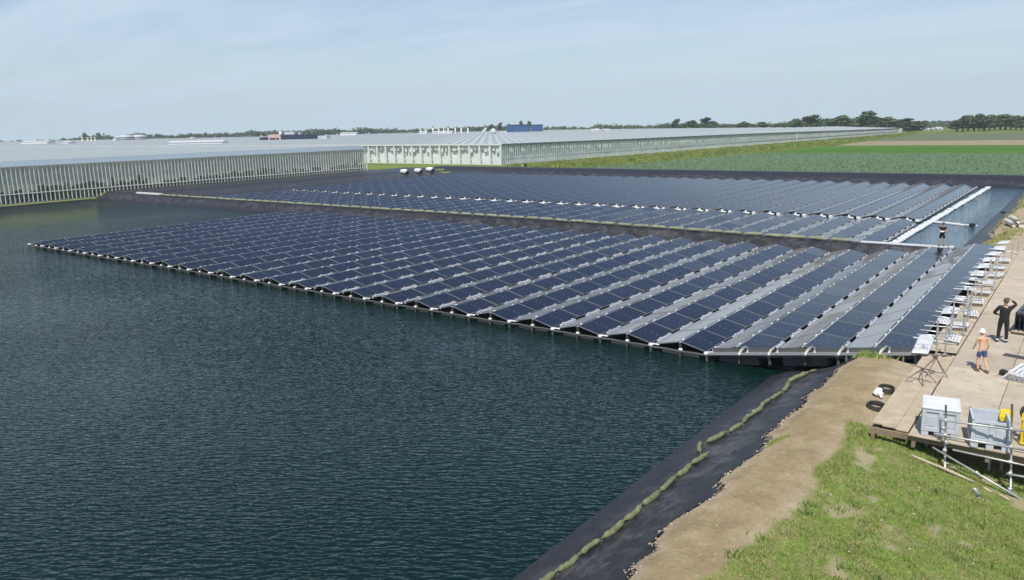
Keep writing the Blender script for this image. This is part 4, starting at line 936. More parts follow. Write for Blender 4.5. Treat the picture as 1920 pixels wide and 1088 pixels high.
tag(mb.build('yellow_bag', M_yel, loc=(-1.24, 22.70, DZ+.775), rot=(0, 0, R(11))), 'yellow bag draped over the rear corner of the open pallet box', 'bag')

# scaffold railing at the platform front
sc = empty('scaffold_railing', (-2.38, 21.62, 1.0)); tag(sc, 'galvanised scaffold tube railing with two posts and a long slanting brace', 'railing')
def tubepart(name, a, b_, r=.026, parent=sc, m=M_steel, o=(-2.38, 21.62, 1.0)):
    mb = MB(); mb.tube([Vector(a)-Vector(o), Vector(b_)-Vector(o)], r, 10); return mb.build(name, m, parent, True)
tubepart('post', (-2.34, 21.60, float(G(-2.34, 21.6))-.02), (-2.46, 21.62, 2.78)); tubepart('post', (-.87, 21.60, float(G(-.87, 21.6))-.02), (-1.06, 21.66, 3.08))
tubepart('rail', (-2.60, 21.56, 2.37), (-.2, 21.56, 2.50)); tubepart('rail', (-2.66, 21.55, 1.98), (-.2, 21.50, 2.02), .03); tubepart('rail', (-1.0, 21.55, 1.30), (.6, 21.55, 1.36))
tubepart('brace', (-2.66, 21.50, 1.62), (-.30, 21.44, .62)); tubepart('ledger', (-2.2, 21.50, 1.66), (.6, 21.46, 1.62), .024)
mb = MB()
for p_ in ((-2.42, 21.58, 2.38), (-2.40, 21.58, 1.99), (-2.38, 21.56, 1.58), (-1.01, 21.58, 2.46), (-.97, 21.58, 2.0), (-.95, 21.56, 1.62), (-.93, 21.56, 1.32), (-.89, 21.55, .92), (-2.46, 21.58, 2.16), (-2.36, 21.58, 1.80)):
    mb.cbox(Vector(p_)-Vector((-2.38, 21.62, 1.0)), (.10, .11, .09), ch=.02)
mb.build('coupler_grip', M_steel, sc)
mb = MB(); mb.cbox((.03, -.02, float(G(-2.34, 21.6))-.98), (.2, .2, .02)); mb.cbox((1.51, -.02, float(G(-.87, 21.6))-.98), (.2, .2, .02)); mb.build('base_frame', M_steel, sc)

# yellow machine at the edge of the picture
ym = empty('trench_plate_compactor', (-.50, 22.75, DZ), (0, 0, R(-4))); ym.scale = (.82, .82, .82); ym.name = 'site_pump'; tag(ym, 'yellow framed site pump with a dark hose coil, at the platform front', 'pump')
mb = MB()
for xx in np.linspace(-.36, .5, 8): mb.box((xx-.025, -.34, .10), (xx+.025, -.31, .82))
mb.box((-.40, -.36, .06), (.54, -.30, .12)); mb.box((-.40, -.36, .80), (.54, -.30, .87)); mb.build('grille', M_yel, ym)
mb = MB(); mb.cbox((.07, .05, .40), (.84, .66, .62), ch=.05); mb.build('housing', M_yel, ym)
mb = MB(); mb.tube([(-.38, -.28, .05), (-.40, -.28, 1.0), (-.30, -.25, 1.18), (.45, -.25, 1.18), (.54, -.28, 1.0), (.54, -.28, .05)], .03, 8); mb.build('roll_bar', M_yel, ym, True)
mb = MB(); mb.cbox((.12, .1, .86), (.5, .42, .30), ch=.05); mb.build('engine', M_black, ym)
mb = MB()
for k in range(3): mb.torus((-.28+.05*k, .18+.03*k, .92), .24, .03, 24, 8, M=Matrix.Rotation(R(68), 4, 'X') @ Matrix.Rotation(R(12), 4, 'Y'))
mb.build('hose', mat('rubber', (.03, .026, .026), .6), ym, True)

# stack of panels on a pallet, flat dark grey sheet, white grids
st = empty('panel_stack', (-1.42, 35.6, DZ), (0, 0, R(-5))); tag(st, 'pallet of dark solar panels stacked on the platform behind the man in black', 'panel stack')
mb = MB()
for yy in (-1.0, 0, 1.0): mb.box((-.42, yy-.06, 0), (.9, yy+.06, .10))
mb.box((-.45, -1.2, .10), (.95, 1.2, .14)); mb.build('pallet', M_plank, st)
mu = MB(); mu.box((-.02, -.88, 0), (.02, .88, .72)); meu = mu.mesh('upright_panel', [M_cell])
for k in range(9): link('upright_panel', meu, st, (-.38+k*.15, -.22, .142))
for k in range(4): link('solar_panel', ME_panel, st, (.18+.05*k, -.05+.34*k, .90+.085*k), (R(3+1.5*k), R(-2), R(2*k)), ).scale = (.92, .72, 1)
mb = MB(); mb.cbox((0, 0, .012), (.86, .34, .022), ch=.006)
tag(mb.build('dark_sheet', mat('dark_grey_sheet', (.055, .055, .058), .8, var=.2, vscale=6), loc=(-1.52, 31.15, DZ+.006), rot=(0, 0, R(-14))), 'dark grey sheet lying flat on the platform near the man in black', 'mat')
wg = empty('plastic_grid_stack', (-1.05, 28.7, DZ), (0, 0, R(-20))); tag(wg, 'stack of white slatted plastic grids lying on the platform by the bare-chested person', 'grid stack')
def grid_me(name, w, d, h, n):
    mb = MB()
    for k in range(n):
        x = -w/2+w*(k+.5)/n; mb.box((x-w/n*.32, -d/2, 0), (x+w/n*.32, d/2, h))
    for yy in (-d/2, -.04, d/2-.08): mb.box((-w/2, yy+.002, h*.1), (w/2, yy+.08, h*.6))
    return mb.mesh(name, M_white)
GR = grid_me('grid_slats', 1.0, 1.2, .09, 7)
for k in range(3): link('grid_slats', GR, wg, (.06*k, -.05*k, .004+.10*k), (0, R(2*k), R(4*k)))
mb = MB(); mb.cbox((-.62, -.28, .1), (.22, .2, .18), ch=.04); mb.build('end_cap', M_black, wg)

# clutter along the row ends: white pads, slatted grids, tubes, posts
M_pad = mat('white_pad', (.60, .62, .63), .45, var=.12, vscale=4)
def pad_mesh(w, l, h):
    mb = MB(); mb.cbox((0, 0, 0), (w, l, h), ch=.05); mb.cbox((0, l*.2, h/2+.01), (w*.4, l*.3, .03), ch=.012); mb.cbox((0, -l*.3, h/2+.01), (w*.25, l*.12, .05), ch=.015)
    return mb.mesh('float_pad', M_pad)
PB = pad_mesh(.55, 2.4, .09); PS = pad_mesh(.62, 1.15, .09)
rowY = lambda k: Y0+PITCH_Y*(k+.5)
o = link('float_pad', PB, None, (-4.44, 31.1, 1.80), (R(2), R(-5), R(3))); tag(o, 'long white float pad lying at the corner nearest the timber steps', 'float pad')
padk = [(2, 'white float pad beside the last row, next after the long one'), (6, 'white float pad beside the last row, halfway along it'), (7, 'white float pad beside the last row, second past its middle'), (8, 'white float pad beside the last row, third past its middle'), (9, 'white float pad beside the last row, second from the dry grass end'), (10, 'white float pad at the far end of the last row, by the dry grass'), (11, 'tilted white float pad at the very end of the last row')]
for k, lab in padk:
    tag(link('float_pad', PS, None, (-4.36+random.uniform(-.05, .05), rowY(k), 1.93+.02*(k == 11)), (random.gauss(0, .03), R(-6)+random.gauss(0, .03), random.gauss(0, .06))), lab, 'float pad', 'white float pads along the last row')
GR2 = grid_me('plastic_grid', .52, .85, .07, 5)
for k in range(10):
    for q, xx in enumerate((-4.28, -3.62)):
        if (k in (0, 2) and q == 0) or (k >= 6 and q == 0) or k > 8: continue
        o = link('plastic_grid', GR2, None, (xx+random.uniform(-.06, .06), rowY(k)+.25+random.uniform(-.15, .15), DZ+.10+.07*(q == 0)+random.uniform(0, .05)), (random.gauss(0, .05), random.gauss(0, .05), random.gauss(0, .1)))
        tag(o, 'white slatted grid %s, %s bay from the steps' % ('against the last row' if q == 0 else 'on the platform boards', ordinal(k+1)), 'plastic grid', 'white grids along the last row')
for k in range(11):
    for q in range(3 if k < 8 else 1):
        y = Y0+PITCH_Y*k+.1+q*.8+random.uniform(-.1, .1); z = DZ+.30+random.uniform(-.05, .1); L = random.uniform(.9, 1.5)
        mb = MB(); mb.tube([(0, 0, 0), (L, 0, random.uniform(-.08, .08))], .021, 8)
        tag(mb.build('alloy_tube', M_alu if q else M_white, None, True, (-4.75, y, z), (0, 0, random.gauss(0, .05))), '%s tube sticking out over the platform, %s bay from the steps' % ('dull alloy' if q else 'white', ordinal(k+1)), 'tube', 'tubes at the row ends')
for k, (x, y, h) in enumerate(((-3.85, 29.9, 1.05), (-3.62, 30.2, 1.1), (-3.75, 32.3, .95), (-3.5, 34.9, .9), (-3.66, 37.2, 1.0), (-3.6, 40.1, .8), (-3.5, 45.0, .8), (-3.68, 51.4, .75), (-3.45, 53.2, .8), (-3.3, 55.2, .9), (-4.1, 31.6, .9), (-3.9, 33.6, .8), (-4.15, 36.0, .85), (-3.95, 38.5, .9), (-4.1, 42.6, .8), (-3.4, 43.2, .7), (-4.0, 47.5, .8), (-3.9, 49.6, .75), (-3.45, 33.4, .7), (-3.9, 44.4, .85))):
    mb = MB(); mb.tube([(0, 0, .012), (random.uniform(-.03, .03), 0, h)], .028, 8); mb.cbox((0, 0, .008), (.16, .16, .014)); mb.cbox((0, 0, h*.6), (.09, .09, .07), ch=.02)
    tag(mb.build('scaffold_post', M_steel, None, False, (x, y, DZ)), 'upright scaffold post among the white clutter, %s from the timber steps' % ordinal(k+1), 'post', 'scaffold posts along the last row')
M_rust = mat('rusty_steel', (.20, .16, .13), .7, .3, var=.3, vscale=8)
def trestle(x, y, rz, lab, h=.78, s=1.0):
    o = empty('trestle', (x, y, DZ), (0, 0, rz)); tag(o, lab, 'trestle')
    me = MB(); me.tube([(0, 0, 0), (0, 0, 1)], .02, 6); 
    for i, (a, b_) in enumerate((((-.32, -.3, .01), (.05, 0, h)), ((.32, -.3, .01), (-.05, 0, h)), ((-.32, .3, .01), (.05, 0, h)), ((.32, .3, .01), (-.05, 0, h)))):
        mb = MB(); mb.tube([a, b_], .017, 8); mb.build('leg', M_rust, o, True)
    mb = MB(); mb.tube([(-.45, 0, h), (.45, 0, h)], .022, 8); mb.build('top_bar', M_rust, o, True)
trestle(-3.55, 27.6, R(20), 'rusty grey trestle with splayed legs at the corner of the last row', .66); trestle(-3.78, 26.6, R(-30), 'low folded trestle on the platform edge below the taller one', .45)

# front walkway beam of the raised rows, brackets, timber props
fw_ = empty('edge_walkway', (-12.4, 30.3, .45)); tag(fw_, 'pale metal walkway beam under the front of the three raised panel rows', 'walkway beam'); FO = Vector((-12.4, 30.3, .45))
mb = MB(); a, b_ = Vector((-12.4, 30.30, .36)), Vector((-4.45, 30.30, 1.62)); d = b_-a
M = Matrix.Translation(a-FO) @ d.to_track_quat('X', 'Z').to_matrix().to_4x4()
mb.box((0, -.06, -.05), (d.length, .06, .05), 0, M); mb.build('beam', M_alu, fw_)
mb = MB(); mb.box((.2, .07, .02), (d.length-.1, .09, .22), 0, M); mb.build('toe_board', M_pipe, fw_)
for k in range(3):
    for q, f in enumerate((.17+.333*k, .333*(k+1)-.01)):
        p_ = a+d*f-FO; mb = MB(); mb.tube([p_+Vector((0, -.08, -.02)), p_+Vector((.08, -.05, .16)), p_+Vector((.24, 0, .34))], [.05, .06, .05], 8); mb.build('bracket', M_cream, fw_, True)
        mb = MB(); mb.tube([p_+Vector((.32, .0, .02)), p_+Vector((.32, .0, .3))], .035, 8); mb.build('stub_post', M_white, fw_, True)
for xx in (-6.9, -6.2, -4.95, -4.55):
    f = (xx+12.4)/7.95; mb = MB(); mb.tube([(xx+12.4, .1, float(G(xx, 30.9))-.45), (xx+12.4, 0, d.z*f-.1)], .035, 8); mb.build('support_strut', M_steel, fw_)
for k, (a_, b_2) in enumerate((((1655, 664, 30.2), (1634, 681, 29.95)), ((1652, 667, 30.2), (1681, 683, 30.0)))):
    pa, pb = [Vector((ray(u, v).x*(Y/ray(u, v).y), Y, HCAM+ray(u, v).z*(Y/ray(u, v).y))) for u, v, Y in (a_, b_2)]
    mb = MB(); dd = pb-pa; M = Matrix.Translation(pa) @ dd.to_track_quat('X', 'Z').to_matrix().to_4x4(); mb.box((0, -.05, -.02), (dd.length, .05, .02), 0, M)
    tag(mb.build('timber_prop', M_plank), ('short wide timber slat hanging below the walkway beam', 'longer thin timber slat slanting down from the walkway beam')[k], 'timber')

# things lying on the sand
M_tyre = mat('black_rubber', (.025, .022, .02), .7)
for k, (u, v, r_) in enumerate(((1661, 737, .21), (1642, 766, .235))):
    p_ = at_ground(u, v); p_.z += .06 if k else .12
    mb = MB(); mb.torus((0, 0, 0), r_, .042, 28, 8); mb.torus((.01, .015, .05), r_*.97, .036, 28, 8)
    tag(mb.build('hose_coil', M_tyre, None, True, p_, (R(5), R(4), 0)), ('black hose ring lying at the edge of the left planks', 'thicker black hose ring on the sand below the white sack')[k], 'hose ring')
p_ = at_ground(1646, 743)
mb = MB(); mb.cbox((0, 0, .10), (.30, .38, .20), ch=.09); mb.cbox((.03, .07, .19), (.2, .2, .08), ch=.04); mb.tube([(.0, -.15, .14), (.03, -.22, .11), (.07, -.27, .04)], [.07, .04, .05], 8)
tag(mb.build('white_sack', mat('sack_cloth', (.74, .73, .70), .7, bump=.4, bscale=12), None, True, p_, (0, 0, R(20))), 'bulging white sack on the sand beside the planks', 'sack')
def log(u0, v0, u1, v1, r_, lab, m, n=6):
    a, b_ = at_ground(u0, v0), at_ground(u1, v1); mb = MB(); pts = []
    for k in range(n+1):
        f = k/n; q = a.lerp(b_, f); pts.append((q.x+random.uniform(-.02, .02), q.y+random.uniform(-.02, .02), max(q.z, float(G(q.x, q.y)))+r_*.7))
    mb.tube(pts, [r_*random.uniform(.75, 1.1) for _ in pts], 7); tag(mb.build('pole', m, None, True), lab, 'pole')
M_pole = mat('bleached_wood', (.42, .35, .25), .8, var=.2, vscale=4)
log(1711, 857, 1826, 907, .045, 'long bleached pole lying in the grass below the platform', M_pole); log(1842, 917, 1862, 925, .03, 'short pale stick in the grass below the slanting brace', M_pole, 3); log(1872, 929, 1899, 943, .03, 'pale lath in the grass at the foot of the scaffold post', M_pole, 3)
log(1830, 890, 1843, 901, .06, 'grey offcut lying in the grass between pole and brace', M_steel, 2); log(1826, 921, 1837, 935, .05, 'small grey metal piece in the grass, nearest the camera', M_steel, 2); log(1768, 866, 1794, 884, .035, 'short pale batten at the foot of the first scaffold post', M_pole, 2)
# far bank: rolled sheet, pale pipe, dark bag
p_ = at_ground(1906, 424); o = empty('tarp_roll', p_, (0, 0, R(105))); tag(o, 'cream rolled tarpaulin lying on the dry grass of the far bank', 'tarpaulin roll')
for k, (x0, y0, z0, r_, L) in enumerate(((0, 0, .28, .28, 3.6), (.2, .42, .22, .22, 3.2), (-.1, .2, .55, .2, 3.0))):
    mb = MB(); mb.tube([(x0-L/2, y0, z0), (x0-L/4, y0+.04, z0+.02), (x0+L/4, y0-.03, z0), (x0+L/2, y0, z0-.02)], [r_*.8, r_, r_, r_*.85], 10); mb.build('roll', mat('cream_sheet', (.60, .55, .46), .7, bump=.4, bscale=6) if k == 0 else bpy.data.materials['cream_sheet'], o, True)
log(1858, 473, 1922, 479, .07, 'pale pipe lying across the sand at the far end of the platform', M_cream); p_ = at_ground(1918, 479)
mb = MB(); mb.cbox((0, 0, .16), (.55, .4, .32), ch=.1); mb.tube([(-.15, 0, .3), (0, 0, .42), (.15, 0, .3)], .02, 6)
tag(mb.build('tool_bag', M_black, None, False, p_+Vector((.15, 0, .05))), 'small black tool bag by the pale pipe at the platform end', 'bag')
# ------------------------------------------------------------------ soil clods, turf, dry grass
rr = random.Random(77); mb = MB()
def clod(mb, p, s):
    vs = []
    for k in range(3):
        for i in range(6):
            a = i*math.pi/3+.3*k; r_ = s*(.75, 1.0, .55)[k]*rr.uniform(.7, 1.2); vs.append((p[0]+r_*math.cos(a), p[1]+r_*math.sin(a), p[2]+s*(-.2, .25, .62)[k]*rr.uniform(.8, 1.2)))
    fs = [(k*6+i, k*6+(i+1) % 6, (k+1)*6+(i+1) % 6, (k+1)*6+i) for k in range(2) for i in range(6)]+[tuple(range(12, 18))]
    mb.add(vs, fs)
for _ in range(650):
    y = rr.uniform(8.5, 29.6); e = float(liner_edge(y)); f = rr.random(); x = e+(rr.gauss(.02, .07) if f < .55 else rr.uniform(0, 2.0)); s = rr.uniform(.008, .032)*(1.4 if f < .3 else .8)
    clod(mb, (x, y, max(float(G(x, y)), float(Gl(x, y))+.02 if x < e else -9)), s)
for _ in range(350):
    y = rr.uniform(58.5, 110); e = float(liner_edge(y)); x = e+rr.gauss(.1, .25); clod(mb, (x, y, float(G(x, y))), rr.uniform(.04, .11))
tag(mb.build('soil_clods', mat('dry_soil', (.36, .28, .19), .95, var=.25, vscale=2, col2=(.52, .43, .32))), 'crumbly pale soil clods along the torn edge of the liner', 'soil', kind='stuff')
def turf(name, label, n, xr, yr, h, m, thr, dens=None):
    xs = RNG.uniform(*xr, n); ys = yr[0]+(yr[1]-yr[0])*RNG.random(n)**1.25; gg = grassiness(xs, ys); keep = RNG.random(n) < np.clip((gg-thr)*1.5, 0, 1); xs, ys, gg = xs[keep], ys[keep], gg[keep]
    zs = G(xs, ys); n = len(xs); hh = h*RNG.uniform(.45, 1.25, n)*(.5+.6*gg)*(.6+.9*fbm(xs*1.7, ys*1.7)); a = RNG.uniform(0, 2*np.pi, n); w = hh*.16+.006; ln = RNG.uniform(.1, .75, n)*hh; b_ = RNG.uniform(0, 2*np.pi, n)
    V = np.empty((n, 3, 3)); c, s = np.cos(a)*w, np.sin(a)*w
    V[:, 0] = np.stack([xs-c, ys-s, zs-.01], 1); V[:, 1] = np.stack([xs+c, ys+s, zs-.01], 1); V[:, 2] = np.stack([xs+np.cos(b_)*ln, ys+np.sin(b_)*ln, zs+hh], 1)
    me = bpy.data.meshes.new(name); me.from_pydata(V.reshape(-1, 3).tolist(), [], np.arange(3*n).reshape(-1, 3).tolist()); me.materials.append(m)
    tag(link(name, me), label, 'grass', kind='stuff')
M_turf = mat('turf_blades', (.095, .165, .026), .8, var=.3, vscale=2.6, col2=(.31, .39, .115), spec=.2)
M_dry = mat('dry_grass', (.30, .25, .11), .85, var=.3, vscale=1.2, col2=(.42, .36, .17), spec=.2); 
turf('turf', 'short green grass growing on the bank below the platform', 210000, (-6.8, 2.5), (8.5, 26), .042, M_turf, .22)
turf('straw', 'dry straw stems mixed through the bank grass', 60000, (-6.8, 2.5), (8.5, 25), .042, M_dry, .15)
turf('loose_straw', 'thin loose straw lying on the bare sand path', 9000, (-6.6, -4.2), (8.5, 29), .05, M_dry, -.12)
turf('dry_grass', 'dry yellow grass on the bank at the far end of the platform', 20000, (-6.3, .5), (57.5, 112), .24, M_dry, .12)
turf('bank_weeds', 'green weeds among the dry grass of the far bank', 8000, (-6.2, 0), (57.5, 112), .20, M_turf, .18)
mb = MB()
for _ in range(60):
    y = rr.uniform(9, 22); x = rr.uniform(-4.6, 1.5); clod(mb, (x, y, float(G(x, y))+.012), rr.uniform(.012, .034))
tag(mb.build('pale_rubble', mat('pale_stone', (.46, .42, .34), .8, var=.2, vscale=9)), 'pale bits of rubble scattered over the bank grass', 'rubble', kind='stuff')
mb = MB()
for _ in range(55):
    x0 = rr.uniform(-5.6, 1.5); y0 = rr.uniform(9, 23.5)
    if float(grassiness(np.array(x0), np.array(y0))) < .3: continue
    for _k in range(rr.randint(14, 34)):
        x = x0+rr.gauss(0, .09); y = y0+rr.gauss(0, .09); z = float(G(x, y)); h = rr.uniform(.06, .17); a = rr.uniform(0, 6.28); w = rr.uniform(.006, .018)
        mb.add([(x-w, y, z), (x+w, y, z), (x+math.cos(a)*h*.6+w*.4, y+math.sin(a)*h*.6, z+h)], [(0, 1, 2)])
tag(mb.build('weed_clumps', mat('weed_leaf', (.055, .12, .02), .8, var=.3, vscale=3, col2=(.15, .24, .05))), 'darker clumps of weeds in the short grass of the bank', 'weeds', kind='stuff')
# a tuft of weeds at the broken end of the sand bank
mb = MB()
for _ in range(240):
    x = rr.gauss(-6.0, .32); y = rr.gauss(29.7, .16); z = float(G(x, y)); h = rr.uniform(.08, .24); a = rr.uniform(0, 6.28)
    mb.add([(x-.02, y, z), (x+.02, y, z), (x+math.cos(a)*h*.5, y+math.sin(a)*h*.5, z+h)], [(0, 1, 2)])
tag(mb.build('weed_tuft', M_turf), 'tuft of yellowish weeds at the broken end of the sand bank', 'plant', kind='stuff')

# ------------------------------------------------------------------ people
M_skin = mat('skin', (.52, .30, .20), .55, var=.06, vscale=8); M_tan = mat('tanned_skin', (.60, .35, .23), .5, var=.06, vscale=8)
M_blk = mat('black_cloth', (.012, .012, .014), .85, var=.2, vscale=9); M_hair = mat('brown_hair', (.09, .055, .03), .6); M_cap = mat('white_cap_cloth', (.76, .72, .70), .7)
M_short = mat('blue_shorts', (.05, .075, .19), .8, var=.35, vscale=14); M_shoe = mat('shoe', (.03, .028, .028), .6); M_sock = mat('white_sock', (.72, .72, .70), .8); M_sand = mat('brown_shoe', (.17, .10, .06), .7); M_grey = bpy.data.materials.get('grey_sheet')
def skin(name, V, E, Rd, m, parent, sub=2):
    me = bpy.data.meshes.new(name+'_sk'); me.from_pydata([tuple(v) for v in V], E, []); ob = bpy.data.objects.new(name+'_sk', me); COL.objects.link(ob)
    ob.modifiers.new('s', 'SKIN'); 
    for i, r_ in enumerate(Rd): sv = me.skin_vertices[0].data[i]; sv.radius = r_ if isinstance(r_, tuple) else (r_, r_); sv.use_root = (i == 0)
    ss = ob.modifiers.new('u', 'SUBSURF'); ss.levels = sub; ss.render_levels = sub
    dg = bpy.context.evaluated_depsgraph_get(); nm = bpy.data.meshes.new_from_object(ob.evaluated_get(dg)); bpy.data.objects.remove(ob); nm.name = name
    nm.materials.clear(); nm.materials.append(m); nm.polygons.foreach_set('use_smooth', [True]*len(nm.polygons)); return link(name, nm, parent)
def person(loc, rz, label, J, s, skin_m, parts):
    """J: joint positions for a figure of 1.80 m, x to its right, y the way it faces"""
    root = empty('person', loc, (0, 0, rz)); root.scale = (s, s, s); tag(root, label, 'person')
    J['hem'] = tuple(Vector(J['pel'])-Vector((0, 0, .06))); v3 = lambda k: Vector(J[k])
    V = []; E = []; Rd = []; idx = {}
    def av(k, p, r_, par=None):
        idx[k] = len(V); V.append(Vector(p)); Rd.append(r_)
        if par is not None: E.append((idx[par], idx[k]))
    av('pel', J['pel'], (.155, .11)); av('waist', J['waist'], (.135, .095), 'pel'); av('chest', J['chest'], (.165, .115), 'waist'); av('ubk', v3('chest')+(v3('neck')-v3('chest'))*.62, (.125, .09), 'chest'); av('neck', J['neck'], .058, 'ubk')
    av('jaw', J['jaw'], (.066, .078), 'neck'); av('brow', v3('jaw')+(v3('top')-v3('jaw'))*.55, (.080, .098), 'jaw'); av('crown', v3('jaw')+(v3('top')-v3('jaw'))*.88, (.062, .075), 'brow')
    for q in 'LR':
        av('sh'+q, J['sh'+q], .068, 'ubk'); av('el'+q, J['el'+q], .043, 'sh'+q); av('fa'+q, v3('el'+q).lerp(v3('wr'+q), .3), .042, 'el'+q); av('wr'+q, J['wr'+q], .027, 'fa'+q)
        hd = (v3('hd'+q)-v3('wr'+q)).normalized(); av('pm'+q, v3('wr'+q)+hd*.075, (.038, .022), 'wr'+q)
        sd = hd.cross(Vector((0, 1, .2))).normalized(); cu = hd.cross(sd).normalized()*(1 if q == 'L' else 1)
        for f, (off, ln) in enumerate(((-.030, .070), (-.010, .082), (.010, .077), (.030, .060))):
            a = v3('wr'+q)+hd*.10+sd*off; av('f%d%s' % (f, q), a, .0095, 'pm'+q); b_ = a+hd*ln*.5+cu*.010; av('g%d%s' % (f, q), b_, .0088, 'f%d%s' % (f, q)); av('h%d%s' % (f, q), b_+hd*ln*.42+cu*.028, .0075, 'g%d%s' % (f, q))
        a = v3('wr'+q)+hd*.045-sd*.036; av('t0'+q, a, .011, 'pm'+q); av('t1'+q, a+hd*.045-sd*.022, .009, 't0'+q)
        av('hp'+q, J['hp'+q], .092, 'pel'); av('th'+q, v3('hp'+q).lerp(v3('kn'+q), .45), .080, 'hp'+q); av('kn'+q, J['kn'+q], .056, 'th'+q); av('cf'+q, v3('kn'+q).lerp(v3('an'+q), .3), .058, 'kn'+q); av('an'+q, J['an'+q], .036, 'cf'+q)
        fd = (v3('to'+q)-v3('an'+q)); av('hl'+q, v3('an'+q)+Vector((0, -.0, -.045))-Vector((fd.x, fd.y, 0)).normalized()*.03, .034, 'an'+q); av('ml'+q, v3('an'+q).lerp(v3('to'+q), .6)+Vector((0, 0, -.02)), (.042, .028), 'hl'+q); av('to'+q, J['to'+q], (.036, .020), 'ml'+q)
    body = skin('body', V, E, Rd, skin_m, root)
    # face: nose, brows, mouth, ears as part of the head mesh
    hc = v3('jaw').lerp(v3('top'), .42); fdir = Vector(J.get('face', (0, 1, 0))).normalized(); rt_ = fdir.cross(Vector((0, 0, 1))).normalized()
    bmh = MB(); bmh.v = [tuple(v.co) for v in body.data.vertices]; bmh.f = [tuple(p.vertices) for p in body.data.polygons]; bmh.mi = [0]*len(bmh.f)
    bmh.tube([hc+fdir*.085+Vector((0, 0, .02)), hc+fdir*.118-Vector((0, 0, .025)), hc+fdir*.09-Vector((0, 0, .035))], [.008, .016, .009], 6)
    for s_ in (-1, 1):
        bmh.torus(hc+rt_*.082*s_-Vector((0, 0, .01)), .024, .010, 10, 6, M=Matrix.Rotation(R(90), 4, 'Y'), sq=.8); bmh.cbox(hc+fdir*.092+rt_*.032*s_+Vector((0, 0, .018)), (.022, .016, .012), ch=.004, mi=1)
    bmh.cbox(hc+fdir*.088-Vector((0, 0, .062)), (.05, .02, .012), ch=.004, mi=2)
    nm = bmh.mesh('body', [skin_m, M_hair, mat('lips', (.38, .17, .13), .5)], True); body.data = nm
    for (nm_, chain, m_, grow) in parts:
        pv = []; pe = []; pr = []; pid = {}
        for k, par, f, r_ in chain:
            p = v3(par).lerp(v3(k), f) if par and f < 1 else v3(k) if k in J else V[idx[k]]
            key = (k, f); pid[key] = len(pv); pv.append(p); pr.append(r_)
        links = grow
        skin(nm_, pv, [(a, b_) for a, b_ in links], pr, m_, root)
    return root, hc, fdir, rt_
def hair(root, hc, fdir, m, vol=1.0, name='hair', brim=0):
    mb = MB(); vs = []; n = 14; rings = 7
    for k in range(rings+1):
        a = math.pi/2*k/rings*1.12
        for i in range(n):
            t_ = 2*math.pi*i/n; d = Vector((math.sin(a)*math.cos(t_), math.sin(a)*math.sin(t_), math.cos(a)))
            back = -(d.dot(fdir)); low = max(0, math.sin(a)-.75); q = Vector((d.x*.098, d.y*.114, d.z*.115))*vol; q.z -= max(0, back)*.06*low*4; vs.append(hc+Vector((0, 0, .045))+q-fdir*.012)
    fs = [(k*n+i, k*n+(i+1) % n, (k+1)*n+(i+1) % n, (k+1)*n+i) for k in range(rings) for i in range(n)]; mb.add(vs, fs)
    if brim: mb.lathe([(.10*vol, .0), (.10*vol+brim, -.02), (.10*vol+brim, -.032), (.09*vol, -.022)], tuple(hc+Vector((0, 0, .052))), 20)
    mb.build(name, m, root, True)
def shoes(root, J, m, sole, sock=None):
    for q in 'LR':
        a, t_ = Vector(J['an'+q]), Vector(J['to'+q]); d = Vector((t_.x-a.x, t_.y-a.y, 0)).normalized(); rz = math.atan2(d.y, d.x); c = Vector((a.x, a.y, 0))+d*.075
        mb = MB(); zb = min(a.z-.075, t_.z-.03); mb.cbox((c.x, c.y, zb+.045), (.28, .102, .085), rz=rz, ch=.03); mb.cbox((a.x, a.y, zb+.09), (.11, .09, .09), rz=rz, ch=.025); sh = mb.build('shoe', m, root, True)
        mb = MB(); mb.cbox((c.x, c.y, zb+.008), (.295, .11, .022), rz=rz, ch=.008); mb.build('sole', sole, sh)
        if sock: mb = MB(); mb.tube([a+Vector((0, 0, .015)), a+Vector((0, 0, .10))], [.05, .054], 10); mb.build('sock', sock, root, True)
# ---- man in black, seen from behind, hand on his head
J = dict(pel=(0, 0, .96), waist=(0, .0, 1.10), chest=(.0, .0, 1.30), neck=(0, .01, 1.52), jaw=(.0, .03, 1.60), top=(.01, .02, 1.82), face=(-.1, 1, 0),
         shL=(-.20, 0, 1.45), elL=(-.37, .02, 1.20), wrL=(-.24, .20, 1.10), hdL=(-.13, .27, 1.11), shR=(.20, 0, 1.46), elR=(.36, .08, 1.60), wrR=(.17, .10, 1.76), hdR=(.05, .08, 1.83),
         hpL=(-.10, 0, .92), knL=(-.135, .02, .50), anL=(-.155, -.03, .085), toL=(-.19, .15, .03), hpR=(.10, 0, .92), knR=(.125, .02, .50), anR=(.14, .02, .085), toR=(.17, .21, .03))
def shirt_parts(J, m, sleeve=1.0, name='shirt'):
    ch = [('hem', None, 1, (.200, .155)), ('waist', None, 1, (.182, .138)), ('chest', None, 1, (.200, .150)), ('neck', 'chest', .66, (.138, .104)), ('neck', 'chest', .90, (.075, .075)), ('shL', None, 1, .084), ('elL', 'shL', 1 if sleeve >= 1 else sleeve, .060), ('shR', None, 1, .084), ('elR', 'shR', 1 if sleeve >= 1 else sleeve, .060)]
    gr = [(0, 1), (1, 2), (2, 3), (3, 4), (3, 5), (5, 6), (3, 7), (7, 8)]
    if sleeve >= 1: ch += [('wrL', 'elL', .92, .040), ('wrR', 'elR', .92, .040)]; gr += [(6, 9), (8, 10)]
    return (name, ch, m, gr)
